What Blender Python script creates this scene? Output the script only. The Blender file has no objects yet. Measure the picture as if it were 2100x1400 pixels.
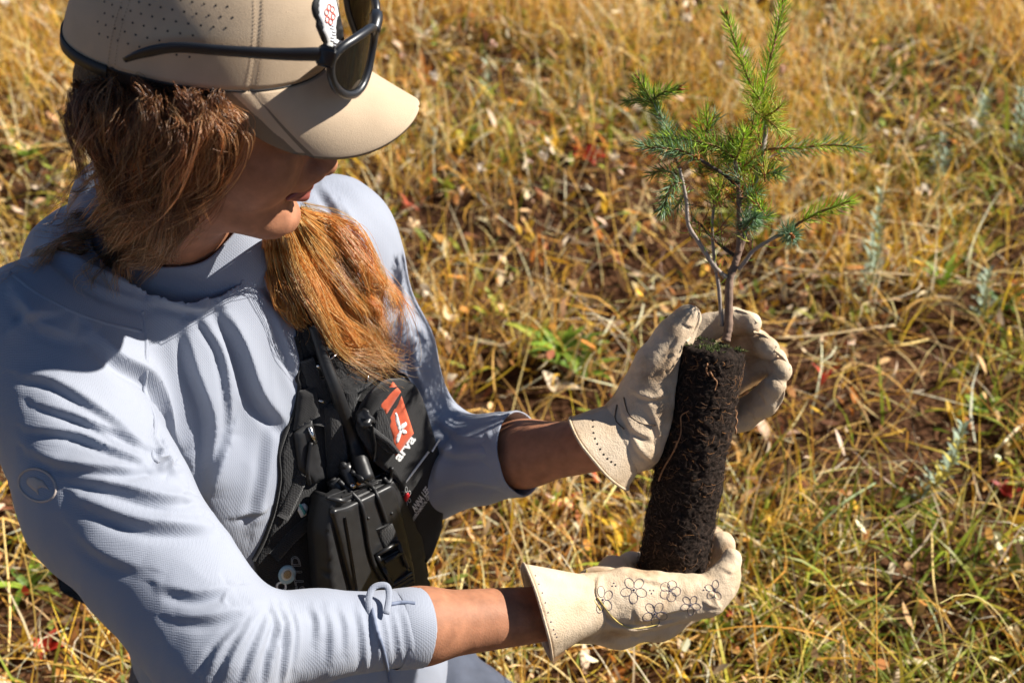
import bpy, bmesh, math, random
import numpy as np
from mathutils import Vector, Matrix
from mathutils.bvhtree import BVHTree
from mathutils.geometry import delaunay_2d_cdt

rng = np.random.default_rng(7)
random.seed(7)
R = math.radians
scene = bpy.context.scene
COL = scene.collection

# ------------------------------------------------------------------ camera, sky, sun, exposure
CAM_H = 1.55
PITCH = R(38)
FPX = 2917.0
camd = bpy.data.cameras.new('camera')
camd.sensor_width = 36.0
camd.lens = 36.0 * FPX / 2100.0
camd.clip_start = 0.02
camd.clip_end = 600.0
cam = bpy.data.objects.new('camera', camd)
COL.objects.link(cam)
cam.location = (0, 0, CAM_H)
cam.rotation_euler = (math.pi / 2 - PITCH, 0, 0)
scene.camera = cam
camd.dof.use_dof = True
camd.dof.focus_distance = 1.31
camd.dof.aperture_fstop = 6.5

CP, SP = math.cos(PITCH), math.sin(PITCH)
SUN = Vector((0.79, 0.23, 0.56)).normalized()
elev = math.asin(SUN.z)
azim = math.atan2(SUN.x, SUN.y)
world = bpy.data.worlds.new('World')
scene.world = world
world.use_nodes = True
wn = world.node_tree
sky = wn.nodes.new('ShaderNodeTexSky')
sky.sky_type = 'NISHITA'
sky.sun_disc = False
sky.sun_elevation = elev
sky.sun_rotation = azim
sky.altitude = 3000.0
sky.air_density = 0.75
sky.dust_density = 0.3
wn.links.new(sky.outputs[0], wn.nodes['Background'].inputs['Color'])
wn.nodes['Background'].inputs['Strength'].default_value = 0.05
sl = bpy.data.lights.new('sun', 'SUN')
sl.energy = 5.0
sl.angle = R(0.53)
sl.color = (1.0, 0.945, 0.86)
so = bpy.data.objects.new('sun', sl)
COL.objects.link(so)
so.location = (4, 2, 5)
so.rotation_euler = SUN.to_track_quat('Z', 'Y').to_euler()
scene.view_settings.view_transform = 'Standard'
scene.view_settings.look = 'None'
scene.view_settings.gamma = 1.0
scene.view_settings.use_curve_mapping = False
scene.view_settings.exposure = 0.9
scene.render.film_transparent = False

# ------------------------------------------------------------------ helpers
def P(px, py, d):
    """World point seen at photo pixel (px,py), d metres along the camera axis."""
    u = (px - 1050.0) / FPX; v = (700.0 - py) / FPX
    return np.array([d * u, d * (CP + v * SP), CAM_H + d * (-SP + v * CP)])
def ray(px, py):
    a = P(px, py, 1.0) - np.array([0, 0, CAM_H])
    return Vector(a).normalized()
EYE = Vector((0, 0, CAM_H))
def px_of(w):
    w = np.asarray(w, float) - np.array([0, 0, CAM_H])
    d = w[..., 1] * CP - w[..., 2] * SP
    up = w[..., 1] * SP + w[..., 2] * CP
    return 1050 + FPX * w[..., 0] / d, 700 - FPX * up / d, d
def vv(x, up, back):
    """World direction from image right / image up / towards the viewer."""
    return np.array([x, up * SP - back * CP, up * CP + back * SP])
def unit(v):
    v = np.asarray(v, float); return v / np.linalg.norm(v)

def tag(o, label=None, cat=None, group=None, kind=None):
    if label: o['label'] = label
    if cat: o['category'] = cat
    if group: o['group'] = group
    if kind: o['kind'] = kind
    return o
def empty(name, loc=(0, 0, 0), label=None, cat=None, group=None):
    o = bpy.data.objects.new(name, None); COL.objects.link(o)
    o.location = loc; o.empty_display_size = 0.05
    return tag(o, label, cat, group)
def mesh_obj(name, V, F, mat, parent=None, smooth=True, colors=None, mats=None, fmat=None):
    """V (n,3) world coordinates; F list/array of faces."""
    me = bpy.data.meshes.new(name)
    V = np.asarray(V, np.float32)
    origin = np.zeros(3, np.float32)
    if isinstance(F, np.ndarray) and F.ndim == 2:
        k = F.shape[1]
        me.vertices.add(len(V)); me.vertices.foreach_set('co', V.ravel())
        me.loops.add(F.size); me.loops.foreach_set('vertex_index', F.astype(np.int32).ravel())
        me.polygons.add(len(F))
        me.polygons.foreach_set('loop_start', np.arange(0, F.size, k, dtype=np.int32))
        me.polygons.foreach_set('loop_total', np.full(len(F), k, np.int32))
        me.update(calc_edges=True)
    else:
        me.from_pydata([tuple(v) for v in V.tolist()], [], [tuple(f) for f in F])
        me.update()
    me.validate()
    if smooth:
        me.polygons.foreach_set('use_smooth', np.ones(len(me.polygons), bool))
    for m in (mats or [mat]):
        me.materials.append(m)
    if fmat is not None:
        me.polygons.foreach_set('material_index', np.asarray(fmat, np.int32))
    if colors is not None:
        ca = me.color_attributes.new('Col', 'FLOAT_COLOR', 'POINT')
        c4 = np.ones((len(V), 4), np.float32); c4[:, :3] = colors
        ca.data.foreach_set('color', c4.ravel())
    o = bpy.data.objects.new(name, me)
    COL.objects.link(o)
    if parent is not None:
        o.parent = parent
        # parents carry only a translation
        o.matrix_parent_inverse = Matrix.Translation(-root_loc(parent))
    return o
def root_loc(p):
    v = Vector((0, 0, 0))
    while p is not None:
        v += p.location; p = p.parent
        break
    return v

class Soup:
    """Collects geometry for one mesh."""
    def __init__(s): s.V = []; s.F = []; s.C = []; s.n = 0
    def add(s, V, F, col=None):
        V = np.asarray(V, float)
        s.V.append(V); s.F += [tuple(int(i) + s.n for i in f) for f in F]
        s.C.append(np.tile(np.asarray(col if col is not None else (1, 1, 1), float), (len(V), 1)))
        s.n += len(V)
    def build(s, name, mat, parent=None, smooth=True):
        return mesh_obj(name, np.concatenate(s.V), s.F, mat, parent, smooth, colors=np.concatenate(s.C))

def frames(pts, up=None):
    pts = np.asarray(pts, float); n = len(pts)
    T = np.gradient(pts, axis=0); T /= np.linalg.norm(T, axis=1)[:, None] + 1e-12
    a = np.array(up if up is not None else (0, 0, 1.0))
    if abs(T[0] @ unit(a)) > 0.95: a = np.array([1.0, 0, 0])
    N = np.zeros_like(pts)
    prev = a
    for i in range(n):
        v = prev - (prev @ T[i]) * T[i]
        nv = np.linalg.norm(v)
        if nv < 1e-6: v = np.cross(T[i], [0.3, 0.5, 0.8]); nv = np.linalg.norm(v)
        N[i] = v / nv
        prev = N[i] if up is None else a
    B = np.cross(T, N)
    return T, N, B
def tube(pts, r, k=8, squash=1.0, up=None, cap=True):
    pts = np.asarray(pts, float); n = len(pts)
    r = np.broadcast_to(np.asarray(r, float), (n,))
    T, N, B = frames(pts, up)
    a = np.linspace(0, 2 * np.pi, k, endpoint=False)
    V = (pts[:, None] + r[:, None, None] * (np.cos(a)[None, :, None] * N[:, None] * squash + np.sin(a)[None, :, None] * B[:, None])).reshape(-1, 3)
    F = []
    for i in range(n - 1):
        for j in range(k):
            j2 = (j + 1) % k
            F.append((i * k + j, i * k + j2, (i + 1) * k + j2, (i + 1) * k + j))
    if cap:
        F.append(tuple(range(k - 1, -1, -1))); F.append(tuple((n - 1) * k + j for j in range(k)))
    return V, F
def bez(ctrl, n=24):
    """Catmull-Rom through control points."""
    c = np.asarray(ctrl, float)
    if len(c) == 2: 
        t = np.linspace(0, 1, n)[:, None]; return c[0] * (1 - t) + c[1] * t
    c = np.vstack([2 * c[0] - c[1], c, 2 * c[-1] - c[-2]])
    m = len(c) - 3
    out = []
    for t in np.linspace(0, m - 1e-9, n):
        i = int(t); f = t - i
        p0, p1, p2, p3 = c[i:i + 4]
        out.append(0.5 * ((2 * p1) + (-p0 + p2) * f + (2 * p0 - 5 * p1 + 4 * p2 - p3) * f * f + (-p0 + 3 * p1 - 3 * p2 + p3) * f ** 3))
    return np.array(out)
def box(c, ax, ay, az, bev=0.15):
    """Bevelled box: centre, three half-axis vectors."""
    c = np.asarray(c, float); A = np.array([ax, ay, az], float)
    b = 1 - bev
    V = []; F = []
    s = (-1, 1)
    idx = {}
    for x in s:
        for y in s:
            for z in s:
                for k in range(3):
                    w = [x * b, y * b, z * b]; w[k] = (x, y, z)[k]
                    idx[(x, y, z, k)] = len(V); V.append(c + w[0] * A[0] + w[1] * A[1] + w[2] * A[2])
    for k in range(3):
        i, j = (k + 1) % 3, (k + 2) % 3
        for q in s:
            f = []
            for (p, r_) in ((-1, -1), (1, -1), (1, 1), (-1, 1)):
                t = [0, 0, 0]; t[k] = q; t[i] = p; t[j] = r_
                f.append(idx[(*t, k)])
            F.append(f if q > 0 else f[::-1])
    for k in range(3):
        i, j = (k + 1) % 3, (k + 2) % 3
        for p in s:
            for q in s:
                t0 = [0, 0, 0]; t1 = [0, 0, 0]
                t0[i] = t1[i] = p; t0[j] = t1[j] = q; t0[k] = -1; t1[k] = 1
                F.append([idx[(*t0, i)], idx[(*t1, i)], idx[(*t1, j)], idx[(*t0, j)]])
    for x in s:
        for y in s:
            for z in s:
                F.append([idx[(x, y, z, 0)], idx[(x, y, z, 1)], idx[(x, y, z, 2)]])
    return np.array(V), F

# --- signed distance shapes and a surface-nets mesher
def s_cap(a, b, ra, rb, flat=None, fs=1.0):
    a = np.asarray(a, float); b = np.asarray(b, float)
    ba = b - a; L2 = ba @ ba
    M = None
    if flat is not None:
        f = unit(flat); M = np.eye(3) + (1 / fs - 1) * np.outer(f, f)
    def f(p):
        q = p - a
        t = np.clip(q @ ba / L2, 0, 1)
        e = q - t[:, None] * ba
        if M is not None: e = e @ M
        return np.linalg.norm(e, axis=1) - (ra + (rb - ra) * t)
    lo = np.minimum(a, b) - max(ra, rb) * 1.05; hi = np.maximum(a, b) + max(ra, rb) * 1.05
    f.box = (lo, hi)
    return f
def s_ell(c, r, axes=None):
    c = np.asarray(c, float); r = np.asarray(r, float)
    A = np.eye(3) if axes is None else np.asarray(axes, float)   # rows = axes
    def f(p):
        q = (p - c) @ A.T
        k0 = np.linalg.norm(q / r, axis=1); k1 = np.linalg.norm(q / (r * r), axis=1) + 1e-9
        return k0 * (k0 - 1) / k1
    m = r.max(); f.box = (c - m, c + m)
    return f
def chain(pts, rads, **k):
    return [s_cap(pts[i], pts[i + 1], rads[i], rads[i + 1], **k) for i in range(len(pts) - 1)]
def smin(a, b, k):
    h = np.maximum(k - np.abs(a - b), 0) / k
    return np.minimum(a, b) - h * h * k * 0.25
def s_union(items, k=0.01):
    """items: list of f or (f,k) ; (f,-k) carves."""
    items = [(i if isinstance(i, tuple) else (i, k)) for i in items]
    def f(p):
        d = None
        for g, kk in items:
            v = g(p)
            if d is None: d = v
            elif kk < 0: d = -smin(-d, v, -kk)
            else: d = smin(d, v, kk)
        return d
    lo = np.min([g.box[0] for g, kk in items if kk >= 0], axis=0); hi = np.max([g.box[1] for g, kk in items if kk >= 0], axis=0)
    f.box = (lo, hi)
    return f
def nets(f, h, pad=0.02, lo=None, hi=None):
    lo = np.asarray(f.box[0] if lo is None else lo) - pad; hi = np.asarray(f.box[1] if hi is None else hi) + pad
    B = 8
    nb = np.ceil((hi - lo) / (h * B)).astype(int) + 1
    n = nb * B
    bi = np.stack(np.meshgrid(*[np.arange(k) for k in nb], indexing='ij'), -1).reshape(-1, 3)
    cen = lo + (bi * B + (B - 1) / 2) * h
    dc = f(cen)
    act = np.abs(dc) < h * B * 1.35
    G = np.ones(tuple(nb) + (B, B, B), np.float32)
    G[bi[:, 0], bi[:, 1], bi[:, 2]] = np.sign(dc)[:, None, None, None]
    loc = np.stack(np.meshgrid(*[np.arange(B)] * 3, indexing='ij'), -1).reshape(-1, 3)
    ab = bi[act]
    for s in range(0, len(ab), 400):
        c = ab[s:s + 400]
        pts = lo + ((c[:, None] * B + loc[None]) * h)
        v = f(pts.reshape(-1, 3)).reshape(len(c), B, B, B)
        G[c[:, 0], c[:, 1], c[:, 2]] = v
    V = G.transpose(0, 3, 1, 4, 2, 5).reshape(tuple(n))
    ins = V < 0
    cs = np.zeros(tuple(n - 1), np.int8)
    for dx in (0, 1):
        for dy in (0, 1):
            for dz in (0, 1):
                cs += ins[dx:n[0] - 1 + dx, dy:n[1] - 1 + dy, dz:n[2] - 1 + dz]
    cells = np.argwhere((cs > 0) & (cs < 8))
    vid = np.full(tuple(n - 1), -1, np.int32); vid[cells[:, 0], cells[:, 1], cells[:, 2]] = np.arange(len(cells))
    acc = np.zeros((len(cells), 3)); cnt = np.zeros(len(cells))
    cor = [(x, y, z) for x in (0, 1) for y in (0, 1) for z in (0, 1)]
    for a in cor:
        for ax in range(3):
            if a[ax]: continue
            b = list(a); b[ax] = 1
            va = V[cells[:, 0] + a[0], cells[:, 1] + a[1], cells[:, 2] + a[2]]
            vb = V[cells[:, 0] + b[0], cells[:, 1] + b[1], cells[:, 2] + b[2]]
            m = (va < 0) != (vb < 0)
            t = np.where(m, va / (va - vb + 1e-20), 0)
            pos = np.array(a, float)[None] + 0
            pos = np.repeat(pos, len(cells), 0); pos[:, ax] += t
            acc[m] += pos[m]; cnt[m] += 1
    verts = lo + (cells + acc / cnt[:, None]) * h
    quads = []
    for ax in range(3):
        sl0 = [slice(None)] * 3; sl1 = [slice(None)] * 3
        sl0[ax] = slice(0, n[ax] - 1); sl1[ax] = slice(1, n[ax])
        e = ins[tuple(sl0)] != ins[tuple(sl1)]
        E = np.argwhere(e)
        o1, o2 = (ax + 1) % 3, (ax + 2) % 3
        ok = (E[:, o1] > 0) & (E[:, o2] > 0) & (E[:, o1] < n[o1] - 1) & (E[:, o2] < n[o2] - 1)
        E = E[ok]
        flip = ins[E[:, 0], E[:, 1], E[:, 2]]
        q = []
        for (i, j) in ((-1, -1), (0, -1), (0, 0), (-1, 0)):
            c = E.copy(); c[:, o1] += i; c[:, o2] += j
            q.append(vid[c[:, 0], c[:, 1], c[:, 2]])
        q = np.stack(q, 1)
        q[~flip] = q[~flip][:, ::-1]
        quads.append(q)
    F = np.concatenate(quads); F = F[(F >= 0).all(1)]
    for _ in range(2):   # pull on to the surface
        d = f(verts); e = h * 0.3
        g = np.stack([f(verts + np.eye(3)[i] * e) - f(verts - np.eye(3)[i] * e) for i in range(3)], 1) / (2 * e)
        g /= (np.linalg.norm(g, axis=1)[:, None] + 1e-9)
        verts = verts - g * np.clip(d, -h * .5, h * .5)[:, None] * 0.8
    return verts, F
def relax(V, F, it=1, lam=0.5):
    n = len(V)
    e = np.concatenate([F[:, [i, (i + 1) % F.shape[1]]] for i in range(F.shape[1])])
    for _ in range(it):
        s = np.zeros_like(V); c = np.bincount(e.ravel(), minlength=n)
        for k in range(3):
            s[:, k] = np.bincount(e[:, 0], V[e[:, 1], k], n) + np.bincount(e[:, 1], V[e[:, 0], k], n)
        V = V + lam * (s / np.maximum(c, 1)[:, None] - V)
    return V
def normals(V, F):
    a = V[F[:, 2]] - V[F[:, 0]]; b = V[F[:, 3 % F.shape[1]]] - V[F[:, 1]] if F.shape[1] == 4 else V[F[:, 1]] - V[F[:, 0]]
    n = np.cross(a, b) if F.shape[1] == 4 else np.cross(b, a)
    N = np.zeros_like(V)
    for i in range(F.shape[1]):
        for k in range(3): N[:, k] += np.bincount(F[:, i], n[:, k], len(V))
    return N / (np.linalg.norm(N, axis=1)[:, None] + 1e-12)
def subdivide(V, F, mask=None):
    """Split quads in four (all of them)."""
    n = len(V)
    e = np.concatenate([np.sort(F[:, [i, (i + 1) % 4]], 1) for i in range(4)])
    key = e[:, 0].astype(np.int64) * n + e[:, 1]
    uk, inv = np.unique(key, return_inverse=True)
    a = (uk // n).astype(int); b = (uk % n).astype(int)
    em = (V[a] + V[b]) / 2; fc = V[F].mean(1)
    m = len(F); ei = [n + inv[i * m:(i + 1) * m] for i in range(4)]
    fi = n + len(uk) + np.arange(m)
    nf = np.concatenate([np.stack([F[:, i], ei[i], fi, ei[(i - 1) % 4]], 1) for i in range(4)])
    return np.concatenate([V, em, fc]), nf
def cut(V, F, keep):
    """Keep faces whose vertices all satisfy keep; drop loose vertices."""
    F = F[keep[F].all(1)]
    used = np.zeros(len(V), bool); used[F.ravel()] = True
    idx = np.cumsum(used) - 1
    return V[used], idx[F]
def bvh(V, F):
    return BVHTree.FromPolygons([tuple(v) for v in np.asarray(V).tolist()], [tuple(int(i) for i in f) for f in F])
def cast(tree, px, py, default=None):
    h = tree.ray_cast(EYE, ray(px, py))
    if h[0] is None: return (None, None) if default is None else (P(px, py, default), -np.array(ray(px, py)))
    n = np.array(h[1]); 
    if n @ np.array(ray(px, py)) > 0: n = -n
    return np.array(h[0]), n
def cast_many(trees, pts, default=1.5):
    """Project photo points on to surfaces; points that miss follow the nearest hit's depth."""
    if not isinstance(trees, (list, tuple)): trees = [trees]
    out = []; nn = []; ok = []
    for px, py in pts:
        best = None
        for t in trees:
            h, n = cast(t, px, py)
            if h is not None:
                d = np.linalg.norm(h - np.array(EYE))
                if best is None or d < best[0]: best = (d, h, n)
        ok.append(best is not None)
        out.append(best[1] if best else None); nn.append(best[2] if best else None)
    good = [i for i in range(len(pts)) if ok[i]]
    pp = np.asarray(pts, float)
    for i in range(len(pts)):
        if not ok[i]:
            if good:
                j = min(good, key=lambda g: ((pp[g] - pp[i]) ** 2).sum())
                _, _, d = px_of(out[j]); out[i] = P(pp[i][0], pp[i][1], float(d)); nn[i] = nn[j]
            else:
                out[i] = P(pp[i][0], pp[i][1], default); nn[i] = -np.array(ray(*pp[i]))
    return np.array(out), np.array(nn)

def face_eye(W, N):
    E_ = np.array(EYE) - W; E_ /= np.linalg.norm(E_, axis=1)[:, None]
    k = np.maximum(0, .75 - np.einsum('ij,ij->i', N, E_))[:, None]
    M = N + E_ * k * 1.6
    return M / np.linalg.norm(M, axis=1)[:, None]
def inside(poly, pts):
    poly = np.asarray(poly, float); x, y = pts[:, 0], pts[:, 1]
    r = np.zeros(len(pts), bool); n = len(poly)
    for i in range(n):
        x1, y1 = poly[i]; x2, y2 = poly[(i + 1) % n]
        c = ((y1 > y) != (y2 > y)) & (x < (x2 - x1) * (y - y1) / (y2 - y1 + 1e-12) + x1)
        r ^= c
    return r
def densify(poly, step, closed=True):
    poly = np.asarray(poly, float); out = []
    n = len(poly)
    for i in range(n if closed else n - 1):
        a, b = poly[i], poly[(i + 1) % n]
        m = max(1, int(np.ceil(np.linalg.norm(b - a) / step)))
        for j in range(m): out.append(a + (b - a) * j / m)
    if not closed: out.append(poly[-1])
    return np.array(out)
def round_poly(poly, r=8, k=4):
    poly = np.asarray(poly, float); out = []; n = len(poly)
    for i in range(n):
        p0, p1, p2 = poly[i - 1], poly[i], poly[(i + 1) % n]
        a = p0 - p1; b = p2 - p1
        la, lb = np.linalg.norm(a), np.linalg.norm(b)
        q = min(r, la * .45, lb * .45)
        s = p1 + a / la * q; e = p1 + b / lb * q
        for t in np.linspace(0, 1, k): out.append((1 - t) ** 2 * s + 2 * t * (1 - t) * p1 + t * t * e)
    return np.array(out)
def slab(trees, poly, thick, lift=0.0, step=12, bulge=0.0, smooth=0, rnd=0, edge=0.3, flatten=0.0, slope=None):
    """A patch of real thickness lying on the surfaces, with the outline given in photo pixels."""
    if rnd: poly = round_poly(poly, rnd)
    bp = densify(poly, step)
    lo, hi = bp.min(0), bp.max(0)
    gx, gy = np.meshgrid(np.arange(lo[0] + step * .5, hi[0], step), np.arange(lo[1] + step * .5, hi[1], step))
    g = np.stack([gx.ravel(), gy.ravel()], 1); g[:, 0] += (np.round(g[:, 1] / step) % 2) * step * .5
    g = g[inside(bp, g)]
    if len(g):
        dd = np.sqrt(((g[:, None] - bp[None]) ** 2).sum(-1)).min(1); g = g[dd > max(step * .5, thick * 2000 * edge * 1.25)]
    er = thick * 2000 * edge
    if er > 1.5:
        tg = np.roll(bp, -1, 0) - np.roll(bp, 1, 0); nn0 = np.stack([-tg[:, 1], tg[:, 0]], 1); nn0 /= np.linalg.norm(nn0, axis=1)[:, None] + 1e-9
        if not inside(bp, (bp + nn0 * .5)).mean() > .5: nn0 = -nn0
        for kk in (.3, 1.0):
            q = bp + nn0 * er * kk
            dq = np.sqrt(((q[:, None] - bp[None]) ** 2).sum(-1)).min(1); q = q[inside(bp, q) & (dq > er * kk * .85)]
            if len(q): g = np.concatenate([g, q]) if len(g) else q
    allp = np.concatenate([bp, g]) if len(g) else bp
    nb = len(bp)
    r = delaunay_2d_cdt([Vector(p) for p in allp.tolist()], [], [list(range(nb))], 1, 1e-4)
    vp = np.array([tuple(v) for v in r[0]]); T = [tuple(f) for f in r[2]]
    W, N = cast_many(trees, vp)
    d = px_of(W)[2]
    dist = np.sqrt(((vp[:, None] - bp[None]) ** 2).sum(-1)).min(1)
    # adjacency smoothing of depth and normals
    E = np.array([(f[i], f[(i + 1) % 3]) for f in T for i in range(3)])
    for _ in range(smooth):
        cnt = np.bincount(E.ravel(), minlength=len(vp))
        d2 = (np.bincount(E[:, 0], d[E[:, 1]], len(vp)) + np.bincount(E[:, 1], d[E[:, 0]], len(vp))) / np.maximum(cnt, 1)
        d = np.minimum(d2, d2) * .7 + d * .3
        N2 = np.stack([np.bincount(E[:, 0], N[E[:, 1], k], len(vp)) + np.bincount(E[:, 1], N[E[:, 0], k], len(vp)) for k in range(3)], 1)
        N = N2 / (np.linalg.norm(N2, axis=1)[:, None] + 1e-9)
    if flatten > 0:
        A = np.c_[vp - vp.mean(0), np.ones(len(vp))]
        co = np.linalg.lstsq(A, d, rcond=None)[0]; d = d * (1 - flatten) + (A @ co) * flatten
        Nm = unit(N.mean(0)); N = N * (1 - flatten) + Nm * flatten; N /= np.linalg.norm(N, axis=1)[:, None]
    if slope is not None:
        d = d + (slope[0] * (vp[:, 0] - vp[:, 0].mean()) + slope[1] * (vp[:, 1] - vp[:, 1].mean())) / 2000
        A = np.c_[vp, np.ones(len(vp))]; ww = np.array([P(vp[i][0], vp[i][1], d[i]) for i in range(len(vp))])
        c_ = ww.mean(0); nn_ = np.linalg.svd(ww - c_, full_matrices=False)[2][2]
        if nn_ @ (np.array(EYE) - c_) < 0: nn_ = -nn_
        N = np.repeat(nn_[None], len(vp), 0)
    if smooth or flatten > 0: W = np.array([P(vp[i][0], vp[i][1], d[i]) for i in range(len(vp))])
    N = face_eye(W, N)
    q = np.clip(dist / (thick * 2000 * edge + 1e-6), 0, 1)
    prof = np.sqrt(np.clip(1 - (1 - q) ** 2, 0, 1))
    big = np.clip(dist / (dist.max() + 1e-6), 0, 1)
    top = W + N * (lift + thick * (0.35 + 0.65 * prof) + bulge * np.sin(big * np.pi / 2))[:, None]
    bot = W - N * min(.0015, thick * 1.2) + N * lift
    n = len(vp)
    V = np.concatenate([top, bot]); F = []
    # orientation
    for f in T:
        a, b, c = (top[i] for i in f[:3])
        if np.cross(b - a, c - a) @ N[f[0]] < 0: f = f[::-1]
        F.append(f); F.append(tuple(i + n for i in f[::-1]))
    from collections import Counter
    C = Counter()
    for f in F[::2]:
        for i in range(len(f)): C[(f[i], f[(i + 1) % len(f)])] += 1
    for (a, b) in list(C):
        if (b, a) not in C: F.append((b, a, a + n, b + n))
    return V, F
def strip(trees, line, w, thick=0.002, lift=0.0, step=10, n=None, profile=None, bulge=0.0):
    """A ribbon (webbing, seam, cord) along a photo polyline on the surfaces; w = width in photo pixels."""
    line = bez(line, n or max(6, int(np.linalg.norm(np.diff(np.asarray(line, float), axis=0), axis=1).sum() / step)))
    T = np.gradient(line, axis=0); T /= np.linalg.norm(T, axis=1)[:, None]
    S = np.stack([-T[:, 1], T[:, 0]], 1)
    w = np.broadcast_to(np.asarray(w, float), (len(line),)) if np.ndim(w) == 0 else np.interp(np.linspace(0, 1, len(line)), np.linspace(0, 1, len(w)), w)
    ks = np.linspace(-0.5, 0.5, 5)
    pts = (line[:, None] + ks[None, :, None] * w[:, None, None] * S[:, None]).reshape(-1, 2)
    W, N = cast_many(trees, pts)
    k = len(ks); m = len(line)
    # smooth depth along the ribbon
    d = px_of(W)[2].reshape(m, k)
    for _ in range(3):
        d[1:-1] = (d[:-2] + 2 * d[1:-1] + d[2:]) / 4
    d = (d + d.mean(1, keepdims=True)) / 2
    W = np.array([P(pts[i][0], pts[i][1], d.ravel()[i]) for i in range(len(pts))])
    Nm = N.reshape(m, k, 3).mean(1)
    for _ in range(3): Nm[1:-1] = (Nm[:-2] + 2 * Nm[1:-1] + Nm[2:]) / 4
    Nm /= np.linalg.norm(Nm, axis=1)[:, None]
    N = face_eye(W, np.repeat(Nm, k, 0))
    pr = np.tile([0.6, 1, 1 + bulge, 1, 0.6], m)
    top = W + N * (lift + thick * pr)[:, None]; bot = W + N * (lift - 0.001)
    V = np.concatenate([top, bot]); F = []; o = m * k
    for i in range(m - 1):
        for j in range(k - 1):
            a, b, c, e = i * k + j, i * k + j + 1, (i + 1) * k + j + 1, (i + 1) * k + j
            F.append((a, b, c, e)); F.append((e + o, c + o, b + o, a + o))
        for j in (0, k - 1):
            a, b = i * k + j, (i + 1) * k + j
            F.append((a, b, b + o, a + o) if j == 0 else (b, a, a + o, b + o))
    F.append(tuple(range(k)) + tuple(range(o + k - 1, o - 1, -1)))
    q = (m - 1) * k
    F.append(tuple(range(q + k - 1, q - 1, -1)) + tuple(range(o + q, o + q + k)))
    return V, F

def apply_folds(V, F, tree, folds, gain=1.0, sharp=True):
    """Raise ridges (with a trough on the side away from the sun) along lines drawn on the surface."""
    N = normals(V, F); disp = np.zeros(len(V)); S = np.array(SUN)
    for pts, wd, ht in folds:
        W3 = []; NN = []; runs = []
        for p in bez(pts, 26):
            h, n = cast(tree, p[0], p[1])
            if h is None or (W3 and np.linalg.norm(h - W3[-1]) > .019):
                runs.append((W3, NN)); W3, NN = [], []
            if h is not None: W3.append(h); NN.append(n)
        runs.append((W3, NN)); W3, NN = max(runs, key=lambda q: len(q[0]))
        if len(W3) < 3: continue
        W3 = np.array(W3); Nl = unit(np.mean(NN, 0)); lo = W3.min(0) - wd * 4.5; hi = W3.max(0) + wd * 4.5
        m = np.where(((V > lo) & (V < hi)).all(1))[0]
        if not len(m): continue
        A = W3[:-1]; B = W3[1:]; best = np.full(len(m), 9.); tt = np.zeros(len(m)); sg = np.zeros(len(m))
        for i in range(len(A)):
            ab = B[i] - A[i]; L = ab @ ab + 1e-12
            t = np.clip((V[m] - A[i]) @ ab / L, 0, 1)
            dv = V[m] - A[i] - t[:, None] * ab
            dd = np.linalg.norm(dv, axis=1); k = dd < best
            best[k] = dd[k]; tt[k] = (i + t[k]) / len(A)
            sd = np.cross(ab, N[m]); q = np.sign(np.einsum('ij,ij->i', dv, sd)) * np.sign(sd @ S)
            sg[k] = q[k]
        env = np.sin(np.pi * np.clip(tt, .03, .97)) ** .6
        x = best / wd * sg                      # positive towards the sun
        if sharp:
            ax = np.abs(x); prof = np.where(x > 0, np.exp(-(ax / 1.9) ** 1.35), np.exp(-(ax / .62) ** 1.6)) - .5 * np.exp(-((x + 1.35) / .75) ** 2)
        else: prof = np.exp(-x * x)
        disp[m] += gain * ht * env * prof * np.clip((N[m] @ Nl) * 1.6 + .2, 0, 1)
    return V + N * disp[:, None]
# --- value noise
_perm = rng.permutation(512)
_rv = rng.random(4096)
def vnoise(p, s=1.0, seed=0):
    p = np.asarray(p, float) * s + 100.7 + seed * 17.3
    i = np.floor(p).astype(np.int64); f = p - i; f = f * f * (3 - 2 * f)
    D = p.shape[1]; out = np.zeros(len(p))
    for c in range(2 ** D):
        w = np.ones(len(p)); h = np.zeros(len(p), np.int64)
        for k in range(D):
            b = (c >> k) & 1
            w *= f[:, k] if b else 1 - f[:, k]
            h = h * 7919 + (i[:, k] + b) * (104729 + 31 * k)
        h = (h ^ (h >> 13)) * 1274126177
        out += w * _rv[(h ^ (h >> 16)) & 4095]
    return out
def fbm(p, s=1.0, o=3, seed=0):
    return sum(vnoise(p, s * 2 ** k, seed + k) * .5 ** k for k in range(o)) / sum(.5 ** k for k in range(o))

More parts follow.
